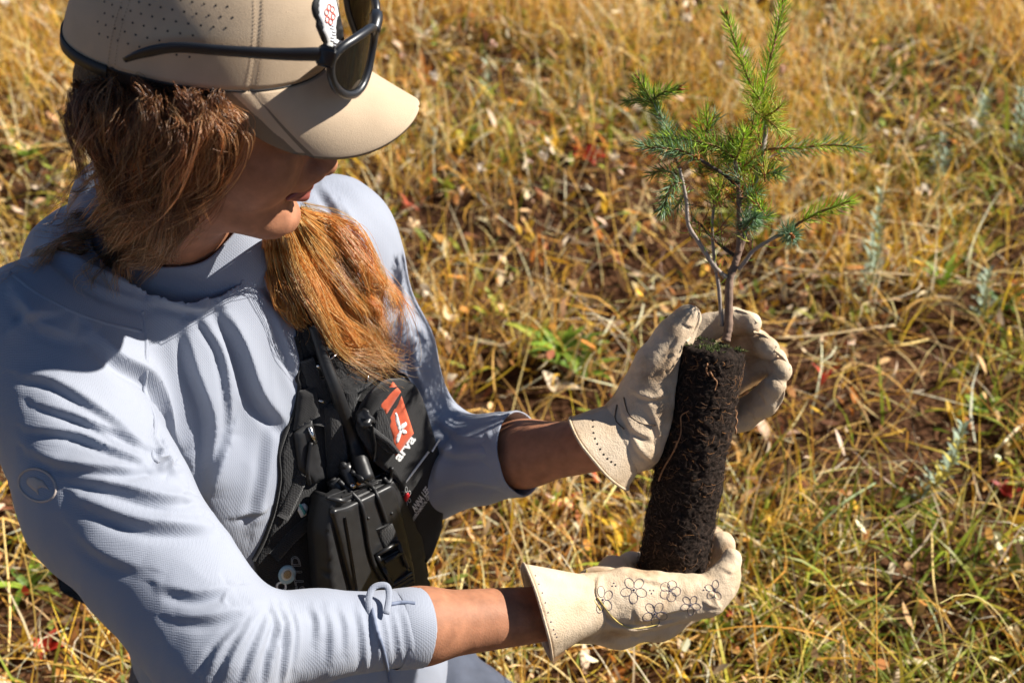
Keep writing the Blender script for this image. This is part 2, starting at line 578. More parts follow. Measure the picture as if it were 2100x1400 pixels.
# ------------------------------------------------------------------ materials
def new_mat(name):
    m = bpy.data.materials.new(name); m.use_nodes = True
    nt = m.node_tree; b = nt.nodes['Principled BSDF']
    return m, nt, b
def N_(nt, t, **k):
    n = nt.nodes.new(t)
    for a, v in k.items(): setattr(n, a, v)
    return n
def ramp(nt, fac, stops):
    r = N_(nt, 'ShaderNodeValToRGB')
    while len(r.color_ramp.elements) < len(stops): r.color_ramp.elements.new(0.5)
    for e, (p, c) in zip(r.color_ramp.elements, stops): e.position = p; e.color = (*c, 1)
    nt.links.new(fac, r.inputs[0]); return r
def simple(name, col, rough=0.6, var=0.15, scale=40, bump=0.2, bscale=200, bdist=0.001, metal=0.0, spec=0.5, sheen=0.0, coat=0.0, sub=0.0, detail=4):
    m, nt, b = new_mat(name)
    tc = N_(nt, 'ShaderNodeTexCoord')
    n1 = N_(nt, 'ShaderNodeTexNoise'); n1.inputs['Scale'].default_value = scale; n1.inputs['Detail'].default_value = detail
    nt.links.new(tc.outputs['Object'], n1.inputs['Vector'])
    c = np.array(col)
    r = ramp(nt, n1.outputs[0], [(0.3, tuple(np.clip(c * (1 - var), 0, 1))), (0.7, tuple(np.clip(c * (1 + var), 0, 1)))])
    nt.links.new(r.outputs[0], b.inputs['Base Color'])
    b.inputs['Roughness'].default_value = rough; b.inputs['Metallic'].default_value = metal
    b.inputs['Specular IOR Level'].default_value = spec
    b.inputs['Sheen Weight'].default_value = sheen; b.inputs['Coat Weight'].default_value = coat
    if sub: 
        b.inputs['Subsurface Weight'].default_value = sub; b.inputs['Subsurface Radius'].default_value = (0.01, 0.004, 0.002); b.inputs['Subsurface Scale'].default_value = 0.6
    if bump:
        n2 = N_(nt, 'ShaderNodeTexNoise'); n2.inputs['Scale'].default_value = bscale; n2.inputs['Detail'].default_value = 3
        nt.links.new(tc.outputs['Object'], n2.inputs['Vector'])
        bp = N_(nt, 'ShaderNodeBump'); bp.inputs['Strength'].default_value = bump; bp.inputs['Distance'].default_value = bdist
        nt.links.new(n2.outputs[0], bp.inputs['Height']); nt.links.new(bp.outputs[0], b.inputs['Normal'])
    return m
def vcol_mat(name, rough=0.6, trans=0.3, gain=1.0, spec=0.3):
    m, nt, b = new_mat(name)
    a = N_(nt, 'ShaderNodeAttribute'); a.attribute_name = 'Col'
    nt.links.new(a.outputs['Color'], b.inputs['Base Color'])
    b.inputs['Roughness'].default_value = rough; b.inputs['Specular IOR Level'].default_value = spec
    if trans:
        t = N_(nt, 'ShaderNodeBsdfTranslucent'); nt.links.new(a.outputs['Color'], t.inputs[0])
        mx = N_(nt, 'ShaderNodeMixShader'); mx.inputs[0].default_value = trans
        nt.links.new(b.outputs[0], mx.inputs[1]); nt.links.new(t.outputs[0], mx.inputs[2])
        nt.links.new(mx.outputs[0], nt.nodes['Material Output'].inputs['Surface'])
    return m
# ------------------------------------------------------------------ ground and meadow
def ground_h(x, y):
    p = np.stack([np.asarray(x, float).ravel(), np.asarray(y, float).ravel()], 1)
    return ((fbm(p, 1.1, 3, 5) - .5) * 0.10 + (fbm(p, 6, 3, 9) - .5) * 0.05).reshape(np.shape(x))
def make_ground():
    # one sheet: fine near, coarse out to the horizon
    def axis(lo, hi, s, far):
        mid = np.arange(lo, hi + 1e-6, s); out = [far * .0]
        a = []; d = s; x = hi
        while x < far: d *= 1.35; x += d; a.append(x)
        b = []; d = s; x = lo
        while x > -far: d *= 1.35; x -= d; b.append(x)
        return np.array(b[::-1] + list(mid) + a)
    xs = axis(-2.4, 2.8, 0.02, 350); ys = axis(-0.4, 5.4, 0.02, 350)
    X, Y = np.meshgrid(xs, ys, indexing='ij')
    Z = ground_h(X, Y)
    near = np.exp(-(np.maximum(0, np.hypot(X, Y - 2.5) - 5) / 20) ** 2); Z = Z * near
    V = np.stack([X.ravel(), Y.ravel(), Z.ravel()], 1)
    nx, ny = len(xs), len(ys)
    i = np.arange(nx * ny).reshape(nx, ny)
    F = np.stack([i[:-1, :-1].ravel(), i[1:, :-1].ravel(), i[1:, 1:].ravel(), i[:-1, 1:].ravel()], 1)
    m, nt, b = new_mat('soil')
    tc = N_(nt, 'ShaderNodeTexCoord')
    n1 = N_(nt, 'ShaderNodeTexNoise'); n1.inputs['Scale'].default_value = 28; n1.inputs['Detail'].default_value = 10; n1.inputs['Roughness'].default_value = .7
    n2 = N_(nt, 'ShaderNodeTexVoronoi'); n2.inputs['Scale'].default_value = 70
    n3 = N_(nt, 'ShaderNodeTexNoise'); n3.inputs['Scale'].default_value = 2.2; n3.inputs['Detail'].default_value = 4
    for n in (n1, n2, n3): nt.links.new(tc.outputs['Object'], n.inputs['Vector'])
    r1 = ramp(nt, n1.outputs[0], [(.25, (.025, .012, .007)), (.5, (.085, .042, .022)), (.75, (.23, .125, .065))])
    r2 = ramp(nt, n3.outputs[0], [(.35, (.5, .42, .35)), (.65, (1.25, 1.15, 1.0))])
    mx = N_(nt, 'ShaderNodeMix', data_type='RGBA', blend_type='MULTIPLY'); mx.inputs[0].default_value = 1
    nt.links.new(r1.outputs[0], mx.inputs[6]); nt.links.new(r2.outputs[0], mx.inputs[7])
    nt.links.new(mx.outputs[2], b.inputs['Base Color']); b.inputs['Roughness'].default_value = .95; b.inputs['Specular IOR Level'].default_value = .1
    ad = N_(nt, 'ShaderNodeMath', operation='ADD'); nt.links.new(n1.outputs[0], ad.inputs[0]); nt.links.new(n2.outputs[0], ad.inputs[1])
    bp = N_(nt, 'ShaderNodeBump'); bp.inputs['Strength'].default_value = .9; bp.inputs['Distance'].default_value = .012
    nt.links.new(ad.outputs[0], bp.inputs['Height']); nt.links.new(bp.outputs[0], b.inputs['Normal'])
    o = mesh_obj('ground', V, F, m); tag(o, 'brown dry soil under the meadow grass', kind='structure')
make_ground()

def blades(n, xy, h, w, lean, curve, cols, segs=4, droop=0.0, az=None, tipcol=None, z0=0.0, seed=0, wprof='blade'):
    """n ribbons. h,w,lean,curve arrays; returns V,F,C."""
    g = np.random.default_rng(seed)
    base = np.concatenate([xy, (ground_h(xy[:, 0], xy[:, 1]) - 0.004 + z0)[:, None]], 1)
    az = g.random(n) * 2 * np.pi if az is None else az
    d = np.stack([np.cos(az), np.sin(az), np.zeros(n)], 1)
    t = np.linspace(0, 1, segs + 1)
    ang = lean[:, None] + curve[:, None] * t[None] ** 1.5          # angle from vertical
    ds = h[:, None] / segs
    hor = np.cumsum(np.sin(ang) * ds, 1) - np.sin(ang[:, :1]) * ds
    ver = np.cumsum(np.cos(ang) * ds, 1) - np.cos(ang[:, :1]) * ds
    swirl = g.normal(0, .35, n)
    d2 = np.stack([-np.sin(az), np.cos(az), np.zeros(n)], 1)
    side = swirl[:, None] * hor * t[None]
    C = base[:, None] + hor[..., None] * d[:, None] + side[..., None] * d2[:, None]
    C[..., 2] += ver
    ra = g.random(n) * np.pi
    wd = np.cos(ra)[:, None] * d2 + np.sin(ra)[:, None] * d * .6
    wd[:, 2] += g.normal(0, .25, n)
    wd /= np.linalg.norm(wd, axis=1)[:, None]
    if wprof == 'blade': wp = np.sin(np.pi * (0.12 + 0.88 * t) ** .8) ** .7 * (1 - .25 * t)
    elif wprof == 'stalk': wp = 1 - .55 * t
    else: wp = np.sin(np.pi * np.clip(t, .04, .98)) ** .8
    W = (w[:, None] * wp[None] * .5)[..., None] * wd[:, None]
    V = np.stack([C - W, C + W], 2).reshape(-1, 3)
    m = segs + 1
    b = (np.arange(n) * m * 2)[:, None]; s = (np.arange(segs) * 2)[None]
    F = np.stack([b + s, b + s + 1, b + s + 3, b + s + 2], -1).reshape(-1, 4)
    c = cols[:, None, None] * np.ones((1, m, 2, 1))
    if tipcol is not None: 
        c = c * (1 - t[None, :, None, None] ** 1.5 * tipcol[1]) + np.asarray(tipcol[0])[None, None, None] * t[None, :, None, None] ** 1.5 * tipcol[1]
    return V, F, c.reshape(-1, 3)
def px_ground(px, py):
    r = ray(px, py); t = CAM_H / -r.z; return (r.x * t, r.y * t)
BARE = [(px_ground(*q), r, k) for q, r, k in (((1120, 800), .17, .9), ((1180, 840), .10, .8), ((2080, 470), .16, .85), ((1960, 640), .12, .6), ((1420, 470), .14, .6), ((2020, 1000), .13, .7), ((1250, 560), .10, .5), ((950, 330), .08, .5), ((1900, 1240), .10, .6), ((1980, 230), .13, .6))]
def bare(p):
    k = np.ones(len(p))
    q = p + (np.stack([fbm(p, 7, 2, 61), fbm(p, 7, 2, 62)], 1) - .5) * .16
    for c, r, a in BARE: k *= 1 - a * np.exp(-(((q - np.array(c)) / r) ** 2).sum(1) ** 1.5)
    k *= np.clip(1.25 - 1.5 * np.maximum(0, fbm(p, 1.7, 3, 71) - .52) / .2, .45, 1)
    return k
def scatter(n, seed, dens=None, box_=(-2.2, 2.6, 0.1, 5.0)):
    g = np.random.default_rng(seed)
    x0, x1, y0, y1 = box_
    out = []
    tot = 0
    while tot < n:
        p = np.stack([g.uniform(x0, x1, n), g.uniform(y0, y1, n)], 1)
        k = np.ones(n)
        if dens is not None: k = np.clip(dens(p), 0, 1)
        p = p[g.random(n) < k * bare(p)]; out.append(p); tot += len(p)
    return np.concatenate(out)[:n]
def pal(g, n, cols, p, jit=.18):
    cols = np.array(cols, float); i = g.choice(len(cols), n, p=np.array(p) / sum(p))
    return np.clip(cols[i] * (1 + g.normal(0, jit, (n, 1))) * (1 + g.normal(0, .05, (n, 3))), .005, .95)
grass_mat = vcol_mat('dry grass', .55, .35)
green_mat = vcol_mat('green blades', .45, .35)
litter_mat = vcol_mat('leaf litter', .8, .15)
def green_d(p):
    lowright = np.clip((p[:, 0] * .35 - (p[:, 1] - 2.3) * .55 + .55), 0.10, 1)
    return np.clip((fbm(p, 2.1, 3, 31) - .47) * 5, 0.02, 1) * lowright
def dry_d(p):
    far = np.clip(.55 + (p[:, 1] - 1.9) * .35 - p[:, 0] * .12, .3, 1)
    return np.clip(.42 + (fbm(p, 2.9, 3, 12) - .45) * 4.0, .06, 1) * far
def jn(*L):
    V = []; F = []; C = []; n = 0
    for v, f, c in L: V.append(v); F.append(f + n); C.append(c); n += len(v)
    return np.concatenate(V), np.concatenate(F), np.concatenate(C)
def meadow():
    g = np.random.default_rng(3)
    STRAW = [(.84, .52, .13), (.76, .43, .07), (.90, .68, .31), (.58, .28, .04), (.76, .50, .04), (.94, .80, .52)]
    # upright dry grass
    n = 60000; xy = scatter(n, 1, dry_d)
    a = blades(n, xy, g.uniform(.04, .20, n) * (1 + .3 * (xy[:, 1] > 3)), g.uniform(.0014, .0044, n), g.uniform(.0, .7, n), g.uniform(-.2, 1.5, n), pal(g, n, STRAW, (6, 4, 4.5, 2, 3, 3)), segs=4, seed=4)
    # lying straw
    n = 30000; xy = scatter(n, 2)
    b = blades(n, xy, g.uniform(.03, .17, n), g.uniform(.0014, .0044, n), g.uniform(1.15, 1.6, n), g.uniform(-.35, .25, n), pal(g, n, STRAW, (4, 3, 5, 1.5, 1.5, 4)), segs=3, seed=5, z0=.012)
    b[0][:, 2] += np.repeat(g.uniform(0, .025, n), 8)
    mesh_obj('dry_grass', *jn(a, b)[:2], grass_mat, colors=jn(a, b)[2])['kind'] = 'stuff'
    # the meadow goes on beyond the view
    out_ = lambda p: ((p[:, 0] < -2.15) | (p[:, 0] > 2.55) | (p[:, 1] > 4.95) | (p[:, 1] < .12)) * np.clip(.5 + (fbm(p, 2.2, 3, 12) - .4) * 3, .1, 1)
    n = 42000; xy = scatter(n, 51, out_, (-5.5, 6, -1.2, 10))
    a2 = blades(n, xy, g.uniform(.06, .26, n), g.uniform(.003, .008, n), g.uniform(.0, 1.0, n), g.uniform(-.2, 1.4, n), pal(g, n, STRAW + [(.30, .34, .03)], (5, 5, 3, 3, 3, 1.5, 3)), segs=3, seed=52)
    o = mesh_obj('outer_grass', a2[0], a2[1], grass_mat, colors=a2[2]); o['kind'] = 'stuff'
    # tall curved stems with seed heads
    n = 900; xy = scatter(n, 6)
    s = blades(n, xy, g.uniform(.24, .48, n), g.uniform(.0020, .0036, n), g.uniform(.1, 1.0, n), g.uniform(.1, 1.2, n), pal(g, n, STRAW, (4, 3, 5, 1, 1, 3)), segs=8, seed=7, wprof='stalk')
    o = mesh_obj('grass_stems', s[0], s[1], grass_mat, colors=s[2]); o['kind'] = 'stuff'
    # green grass
    GR = [(.17, .25, .025), (.26, .34, .03), (.40, .38, .04), (.10, .17, .02), (.55, .46, .05)]
    n = 9500; xy = scatter(n, 8, green_d)
    e = blades(n, xy, g.uniform(.04, .19, n), g.uniform(.0026, .0072, n), g.uniform(.05, .9, n), g.uniform(.1, 1.7, n), pal(g, n, GR, (4, 4, 3, 3, 2)), segs=4, seed=9, tipcol=((.5, .36, .08), .5))
    o = mesh_obj('green_grass', e[0], e[1], green_mat, colors=e[2]); o['kind'] = 'stuff'
    # curled dead leaf bits and small leaves
    LE = [(.66, .42, .20), (.84, .66, .44), (.42, .17, .05), (.62, .28, .06), (.22, .26, .04), (.50, .07, .04), (.78, .46, .05), (.24, .09, .04)]
    n = 24000; xy = scatter(n, 10)
    q = blades(n, xy, g.uniform(.012, .045, n), g.uniform(.006, .019, n), g.uniform(.4, 1.6, n), g.uniform(-1, 1, n), pal(g, n, LE, (5, 4.5, 2.4, 1.6, 2.5, .2, 1.2, 2)), segs=3, seed=11, z0=.008, wprof='leaf')
    q[0][:, 2] += np.repeat(g.uniform(0, .06, n) ** 1.0 * (g.random(n) < .5), 8)
    o = mesh_obj('leaf_litter', q[0], q[1], litter_mat, colors=q[2]); o['kind'] = 'stuff'
meadow()
# ------------------------------------------------------------------ the person: joints
def w(px, py, d): return P(px, py, d)
S_R, S_L = w(105, 690, 1.275), w(672, 492, 1.485)
E_R, W_R = w(448, 1326, 1.212), w(1190, 1250, 1.392)
E_L, W_L = w(866, 955, 1.56), w(1285, 905, 1.43)
MID = (S_R + S_L) / 2
LAT = S_L - S_R; LAT[2] = 0; LAT = unit(LAT)
FWD = np.array([LAT[1], -LAT[0], 0.0])
UP = np.array([0, 0, 1.0])
AX = np.array([LAT, FWD, UP])
HO = w(414, 207, 1.19)                       # head origin, between the ears at eye level
HB = R(15)                                    # head pitched down
HY = R(0)
HM = np.array([[math.cos(HY) * math.cos(HB), -math.sin(HY), math.cos(HY) * math.sin(HB)],
               [math.sin(HY) * math.cos(HB), math.cos(HY), math.sin(HY) * math.sin(HB)],
               [-math.sin(HB), 0, math.cos(HB)]])
HS = 1.0
def hl(x, y, z): return HO + HM @ (np.array([x, y, z], float) * HS)
def hl_many(p): return HO + (np.asarray(p, float) * HS) @ HM.T
HAX = HM.T
NECKB = MID + UP * .048 - FWD * .022
PELV = w(560, 1330, 1.66)
CHEST = MID - UP * .15 + FWD * .012
WAIST = (CHEST * .45 + PELV * .55) + FWD * .0

skin = simple('skin', (.37, .165, .09), .6, .18, 85, .4, 520, .0007, spec=.26, sub=.10, detail=9)
shirt_mat, _nt, _b = new_mat('pale blue knit')
_tc = N_(_nt, 'ShaderNodeTexCoord')
_n = N_(_nt, 'ShaderNodeTexNoise'); _n.inputs['Scale'].default_value = 6; _nt.links.new(_tc.outputs['Object'], _n.inputs['Vector'])
_r = ramp(_nt, _n.outputs[0], [(.3, (.27, .295, .36)), (.7, (.31, .335, .395))]); _nt.links.new(_r.outputs[0], _b.inputs['Base Color'])
_b.inputs['Roughness'].default_value = .72; _b.inputs['Sheen Weight'].default_value = .25; _b.inputs['Specular IOR Level'].default_value = .3
_v = N_(_nt, 'ShaderNodeTexVoronoi'); _v.inputs['Scale'].default_value = 680; _v.inputs['Randomness'].default_value = .15
_nt.links.new(_tc.outputs['Object'], _v.inputs['Vector'])
_bp = N_(_nt, 'ShaderNodeBump'); _bp.inputs['Strength'].default_value = .32; _bp.inputs['Distance'].default_value = .0012
_nt.links.new(_v.outputs['Distance'], _bp.inputs['Height']); _nt.links.new(_bp.outputs[0], _b.inputs['Normal'])

person = None
def head_sdf():
    E = lambda c, r: s_ell(hl(*c), np.array(r) * HS, HAX)
    Cc = lambda a, b, ra, rb: s_cap(hl(*a), hl(*b), ra * HS, rb * HS)
    it = [E((-.012, 0, .03), (.086, .070, .086)),
          (E((.038, 0, -.02), (.058, .055, .085)), .03),
          (Cc((-.012, .05, -.055), (.070, .017, -.094), .017, .015), .025),
          (Cc((-.012, -.05, -.055), (.070, -.017, -.094), .017, .015), .025),
          (E((.084, 0, -.095), (.0155, .02, .017)), .014),
          (E((.058, .036, -.032), (.028, .024, .028)), .02),
          (E((.058, -.036, -.032), (.028, .024, .028)), .02),
          (E((.085, 0, .034), (.012, .05, .012)), .02),              # brow
          (Cc((.091, 0, .012), (.111, 0, -.033), .006, .0105), .012),  # nose
          (E((.101, .012, -.038), (.011, .0065, .008)), .006),
          (E((.101, -.012, -.038), (.011, .0065, .008)), .006),
          (E((.094, 0, -.050), (.011, .018, .013)), .012),
          (E((.074, .031, .006), (.014, .016, .011)), -.012),
          (E((.074, -.031, .006), (.014, .016, .011)), -.012),
          (E((.0705, .031, .004), (.0140, .015, .0125)), .005),
          (E((.0705, -.031, .004), (.0140, -.015*-1, .0125)), .005),
          (E((.102, 0, -.0795), (.010, .020, .004)), -.010),          # under the lower lip
          (E((-.004, .074, -.005), (.016, .008, .03)), .006),
          (E((-.004, -.074, -.005), (.016, .008, .03)), .006),
          (Cc((-.028, 0, -.03), (-.02, 0, -.09), .058, .052), .03)]
    return it
def lips_sdf():
    E = lambda c, r: s_ell(hl(*c), np.array(r) * HS, HAX)
    Cc = lambda a, b, ra, rb: s_cap(hl(*a), hl(*b), ra * HS, rb * HS)
    return s_union([Cc((.0995, .002, -.0578), (.086, .021, -.0622), .0052, .0022), (Cc((.0995, -.002, -.0578), (.086, -.021, -.0622), .0052, .0022), .003),
                    (Cc((.0975, .004, -.0668), (.086, .019, -.0640), .0062, .0022), .0022), (Cc((.0975, -.004, -.0668), (.086, -.019, -.0640), .0062, .0022), .0022)])
def body_sdf(o=0.0):
    """Skin body below the head; o shrinks it under the clothes."""
    it = [s_cap(hl(-.022, 0, -.07), NECKB, .051, .060)]
    tr = NECKB - UP * .03
    it += [(s_cap(tr - UP * .01, S_R + UP * .0, .038, .045), .03), (s_cap(tr - UP * .01, S_L, .038, .045), .03),
           (s_ell(CHEST, (.135, .09, .17), AX), .05), (s_ell(WAIST, (.115, .085, .14), AX), .06), (s_ell(PELV, (.15, .105, .13), AX), .05)]
    for S, E, W in ((S_R, E_R, W_R), (S_L, E_L, W_L)):
        m1 = E + (W - E) * .28
        m2 = E + (W - E) * .52
        mm = w(232, 1022, 1.246) if S is S_R else (S + E) / 2
        it += [(s_cap(S, mm, .044, .040), .03), (s_cap(mm, E, .040, .031), .03), (s_cap(E, m1, .031, .031), .02), (s_cap(m1, m2, .031, .032), .02), (s_cap(m2, W, .032, .0245), .02)]
    # kneeling legs
    for s in (-1, 1):
        hip = PELV + LAT * .09 * s - UP * .04
        knee = hip + FWD * .36 + LAT * .07 * s; knee[2] = .085
        ank = knee - FWD * .36 - LAT * .01 * s; ank[2] = .06
        it += [(s_cap(hip, knee, .08, .055), .04), (s_cap(knee, ank, .05, .035), .02), (s_cap(ank, ank - FWD * .12 - UP * .02, .035, .03), .02)]
    return it
def make_person():
    global person
    person = None
    f1 = s_union(body_sdf(), .03)
    V, F = nets(f1, .006)
    f2 = s_union(head_sdf() + [(s_cap(hl(-.022, 0, -.08), NECKB, .0512, .060), .03)], .02)
    V2, F2 = nets(f2, .0022)
    V2 = relax(V2, F2, 1, .4)
    person = mesh_obj('person', np.concatenate([V, V2]), np.concatenate([F, F2 + len(V)]), skin)
    tag(person, 'woman in beige cap and pale blue shirt holding up the seedling', 'person')
    V, F = nets(lips_sdf(), .0012)
    mesh_obj('lips', V, F, simple('lips', (.26, .07, .055), .4, .1, 200, .15, 900, .0004), person)
    for s in (-1, 1):
        # lowered lids leave a narrow slit with lashes
        pts = bez([hl(.0845, .018 * s, -.001), hl(.0858, .031 * s, -.005), hl(.0765, .044 * s, -.001)], 12)
        V, F = tube(pts, .0006, 6); mesh_obj('eyelashes', V, F, simple('lash line', (.03, .015, .01), .6), person)
        pts = bez([hl(.082, .016 * s, .026), hl(.084, .03 * s, .031), hl(.073, .046 * s, .026)], 10)
        V, F = tube(pts, [.0018, .003, .0032, .003, .0028, .0026, .0022, .0018, .0012, .0006], 6)
        mesh_obj('eyebrow', V, F, simple('brow hair', (.08, .035, .015), .6), person)
make_person()

# ------------------------------------------------------------------ shirt
CUFF_R0, CUFF_R1 = w(868, 1300, 1.285), w(872, 1300, 1.285)
def torso_items():
    return shirt_sdf(True)
def shirt_sdf(torso=False):
    tr = NECKB - UP * .035
    it = [s_cap(tr, S_R - UP * .005, .058, .062), (s_cap(tr, S_L - UP * .005, .058, .062), .05),
          (s_cap(NECKB - UP * .01, NECKB - UP * .10, .062, .085), .06),
          (s_cap(NECKB - UP * .02, NECKB + (hl(-.022, 0, -.07) - NECKB) * .95, .072, .062), .03),
          (s_ell(w(800, 1350, 1.60), (.055, .06, .09)), .06),
          (s_cap(w(150, 540, 1.37), w(330, 510, 1.44), .048, .05), .07),
          (s_ell(CHEST, (.152, .108, .19), AX), .07),
          (s_ell(CHEST + LAT * .062 + FWD * .065 - UP * .02, (.062, .05, .065), AX), .05),
          (s_ell(CHEST - LAT * .062 + FWD * .065 - UP * .02, (.062, .05, .065), AX), .05),
          (s_ell(WAIST, (.148, .118, .17), AX), .08),
          (s_cap(WAIST, PELV + FWD * .02, .138, .172), .06)]
    if torso: it += [(s_cap(S_L, S_L + (E_L - S_L) * .5, .062, .062), .04), (s_cap(S_L + (E_L - S_L) * .5, E_L, .062, .056), .02)]; return s_union(it, .03)
    mr = w(220, 1024, 1.248)
    it += [(s_cap(w(72, 705, 1.275), mr, .071, .070), .035), (s_cap(mr, E_R, .070, .0595), .02),
           (s_cap(E_R, E_R + (W_R - E_R) * .22, .054, .0385), .02),
           (s_cap(E_R + (W_R - E_R) * .22, E_R + (W_R - E_R) * .66, .0385, .0365), .02)]
    ml = S_L + (E_L - S_L) * .5
    it += [(s_cap(S_L, ml, .062, .062), .04), (s_cap(ml, E_L, .062, .056), .02),
           (s_cap(E_L, E_L + (W_L - E_L) * .56, .054, .045), .03)]
    return s_union(it, .03)

def frac(E, W, x):
    t = np.linspace(0, 1, 400); q = px_of(E[None] + (W - E)[None] * t[:, None])[0]
    return float(np.interp(x, q, t))
FR_R, FR_L = frac(E_R, W_R, 858), frac(E_L, W_L, 1068)
FOLDS = []   # (photo points, width m, height m)

_f = lambda pts, w_, h_, dx=0, dy=0: FOLDS.append(([(p[0] + dx, p[1] + dy) for p in pts], w_, h_ * .84))
# near sleeve: long draped folds running from the armpit seam round the arm
for pts, w_, h_ in (([(36, 774), (109, 789), (212, 856), (278, 912)], .0055, .0065), ([(67, 831), (157, 862), (260, 904), (290, 922)], .0045, .006),
                    ([(48, 883), (151, 898), (260, 946), (296, 950)], .0045, .007), ([(54, 928), (133, 959), (242, 971), (305, 962)], .0055, .008),
                    ([(115, 977), (206, 995), (333, 1031), (385, 1026)], .0065, .009), ([(157, 1025), (278, 1074), (350, 1084), (425, 1088)], .0075, .009),
                    ([(150, 1098), (218, 1146), (290, 1170)], .007, .004), ([(327, 1207), (400, 1224), (480, 1208)], .006, .006),
                    ([(350, 1270), (420, 1272), (490, 1255)], .006, .005), ([(90, 845), (180, 880), (250, 930)], .003, .003), ([(200, 1010), (330, 1050), (430, 1056)], .004, .003)):
    _f(pts, w_, h_, 4, -9)
_f([(318, 962), (345, 952), (362, 975)], .007, .008)
# gathers of the pushed-up forearm
for x, h, l in ((566, .005, 90), (584, .006, 150), (606, .0035, 120), (648, .0035, 70), (676, .0028, 110), (706, .003, 90), (742, .0035, 150), (768, .005, 160), (790, .0028, 140), (812, .0028, 150), (832, .0025, 120)):
    _f([(x - 6, 1246), (x + 5, 1246 + l * .4), (x + 2 + (x - 640) * .08, 1246 + l)], .0042, h * .95)
for a in ([(455, 1400), (478, 1340), (520, 1270)], [(500, 1400), (522, 1330), (552, 1262)], [(545, 1400), (556, 1330), (575, 1280)], [(420, 1385), (450, 1330), (500, 1280)]):
    _f(a, .004, .005)
# chest drape
_f([(175, 686), (230, 740), (290, 783), (339, 892), (363, 940)], .008, .012, 14, -8)
_f([(369, 674), (387, 753), (418, 843), (421, 928), (412, 1019)], .007, .011, 14, -2)
_f([(442, 632), (484, 710), (520, 807), (575, 874)], .008, .013, 14, -4)
_f([(462, 885), (436, 960), (416, 1019)], .006, .008, 12, 0)
_f([(527, 559), (560, 600), (592, 645)], .007, .010, 12, -4)
_f([(395, 560), (410, 640), (455, 720), (470, 820), (470, 900)], .005, .005)
_f([(560, 640), (590, 720), (612, 780)], .005, .005)
_f([(560, 880), (545, 985), (520, 1085)], .008, .005)
_f([(480, 1060), (520, 1050), (545, 1040)], .004, .004)
_f([(325, 890), (345, 940), (356, 960)], .004, -.010)
# shoulder under the head shadow
_f([(60, 480), (180, 560), (290, 590), (420, 610)], .007, .009)
_f([(100, 520), (200, 590), (300, 620)], .006, .008)
_f([(160, 460), (260, 540), (360, 590)], .006, .008)
_f([(30, 600), (80, 660), (160, 690)], .007, .007)
_f([(10, 690), (60, 650), (120, 640)], .005, .005)
# far sleeve
_f([(660, 380), (700, 450), (720, 540)], .006, .006)
_f([(700, 420), (750, 520), (780, 620)], .005, .005)
_f([(820, 640), (780, 680), (760, 720)], .005, .007)
_f([(840, 680), (850, 760), (880, 830)], .005, .006)
_f([(800, 700), (820, 780), (860, 860)], .005, .006)
_f([(860, 700), (830, 720), (800, 760)], .003, .005)
_f([(850, 760), (835, 800), (840, 850)], .003, .004)
_f([(880, 850), (920, 880), (960, 900), (1040, 890)], .005, .004)
_f([(880, 900), (930, 930), (990, 930), (1050, 950)], .005, .004)
_f([(890, 990), (900, 950), (930, 900)], .005, .006)
_f([(890, 1000), (960, 985), (1040, 1000)], .006, .004)
_f([(1000, 885), (1010, 930), (1030, 960)], .003, .003)
_f([(1036, 885), (1048, 940), (1080, 1030)], .003, .003)

# hood crossing over at the throat
_f([(500, 480), (492, 545), (468, 590), (432, 625)], .006, .009)
_f([(200, 560), (300, 600), (380, 625), (432, 628)], .006, .008)
_f([(120, 470), (210, 520), (300, 560), (400, 580)], .006, .008)
_f([(250, 520), (330, 560), (420, 575), (470, 560)], .005, .006)
def make_shirt():
    f = shirt_sdf()
    V, F = nets(f, .0038)
    V = relax(V, F, 2, .5)
    # openings: neck, cuffs, hem
    nd = unit(hl(-.02, 0, -.06) - NECKB + FWD * .02)
    ncut = NECKB + nd * .026
    nq = V - ncut; nt_ = nq @ nd
    keep = ~((nt_ > 0) & (nt_ < .12) & (np.linalg.norm(nq - nt_[:, None] * nd, axis=1) < .084))
    for (E, W, fr) in ((E_R, W_R, FR_R), (E_L, W_L, FR_L)):
        a = unit(W - E); c = E + (W - E) * fr
        keep &= ~(((V - c) @ a > 0) & (np.linalg.norm(V - c, axis=1) < .14))
    keep &= V[:, 2] > PELV[2] - .06
    V, F = cut(V, F, keep)
    # straighten the cut edges
    e = np.concatenate([F[:, [i, (i + 1) % 4]] for i in range(4)])
    key = np.sort(e, 1); uk, cnt = np.unique(key[:, 0].astype(np.int64) * len(V) + key[:, 1], return_counts=True)
    bd = np.unique(np.concatenate([uk[cnt == 1] // len(V), uk[cnt == 1] % len(V)])).astype(int)
    planes = [(ncut, nd)] + [(E + (W - E) * fr, unit(W - E)) for (E, W, fr) in ((E_R, W_R, FR_R), (E_L, W_L, FR_L))]
    for v in bd:
        for c, a in planes:
            dd = (V[v] - c) @ a
            if abs(dd) < .008 and np.linalg.norm(V[v] - c) < .14: V[v] = V[v] - a * dd
    V, F = subdivide(V, F)
    V = relax(V, F, 1, .5)
    N = normals(V, F)
    base = bvh(V, F)
    # broad soft undulation
    q = V @ np.array([[1, 0, 0], [0, 1, 0], [0, 0, .45]])
    disp = (fbm(q, 14, 3, 3) - .5) * .008 + (np.abs(fbm(q, 30, 2, 8) - .5)) * -.004
    V = V + N * disp[:, None]
    V = apply_folds(V, F, base, FOLDS, 1.08)
    V = relax(V, F, 2, .45)
    # turn the edge inwards for a little cloth thickness
    o = mesh_obj('shirt', V, F, shirt_mat, person)
    sd = o.modifiers.new('cloth', 'SOLIDIFY'); sd.thickness = .0016; sd.offset = -1
    return V, F, o
SH_V, SH_F, shirt_o = make_shirt()
SH_T = bvh(SH_V, SH_F)

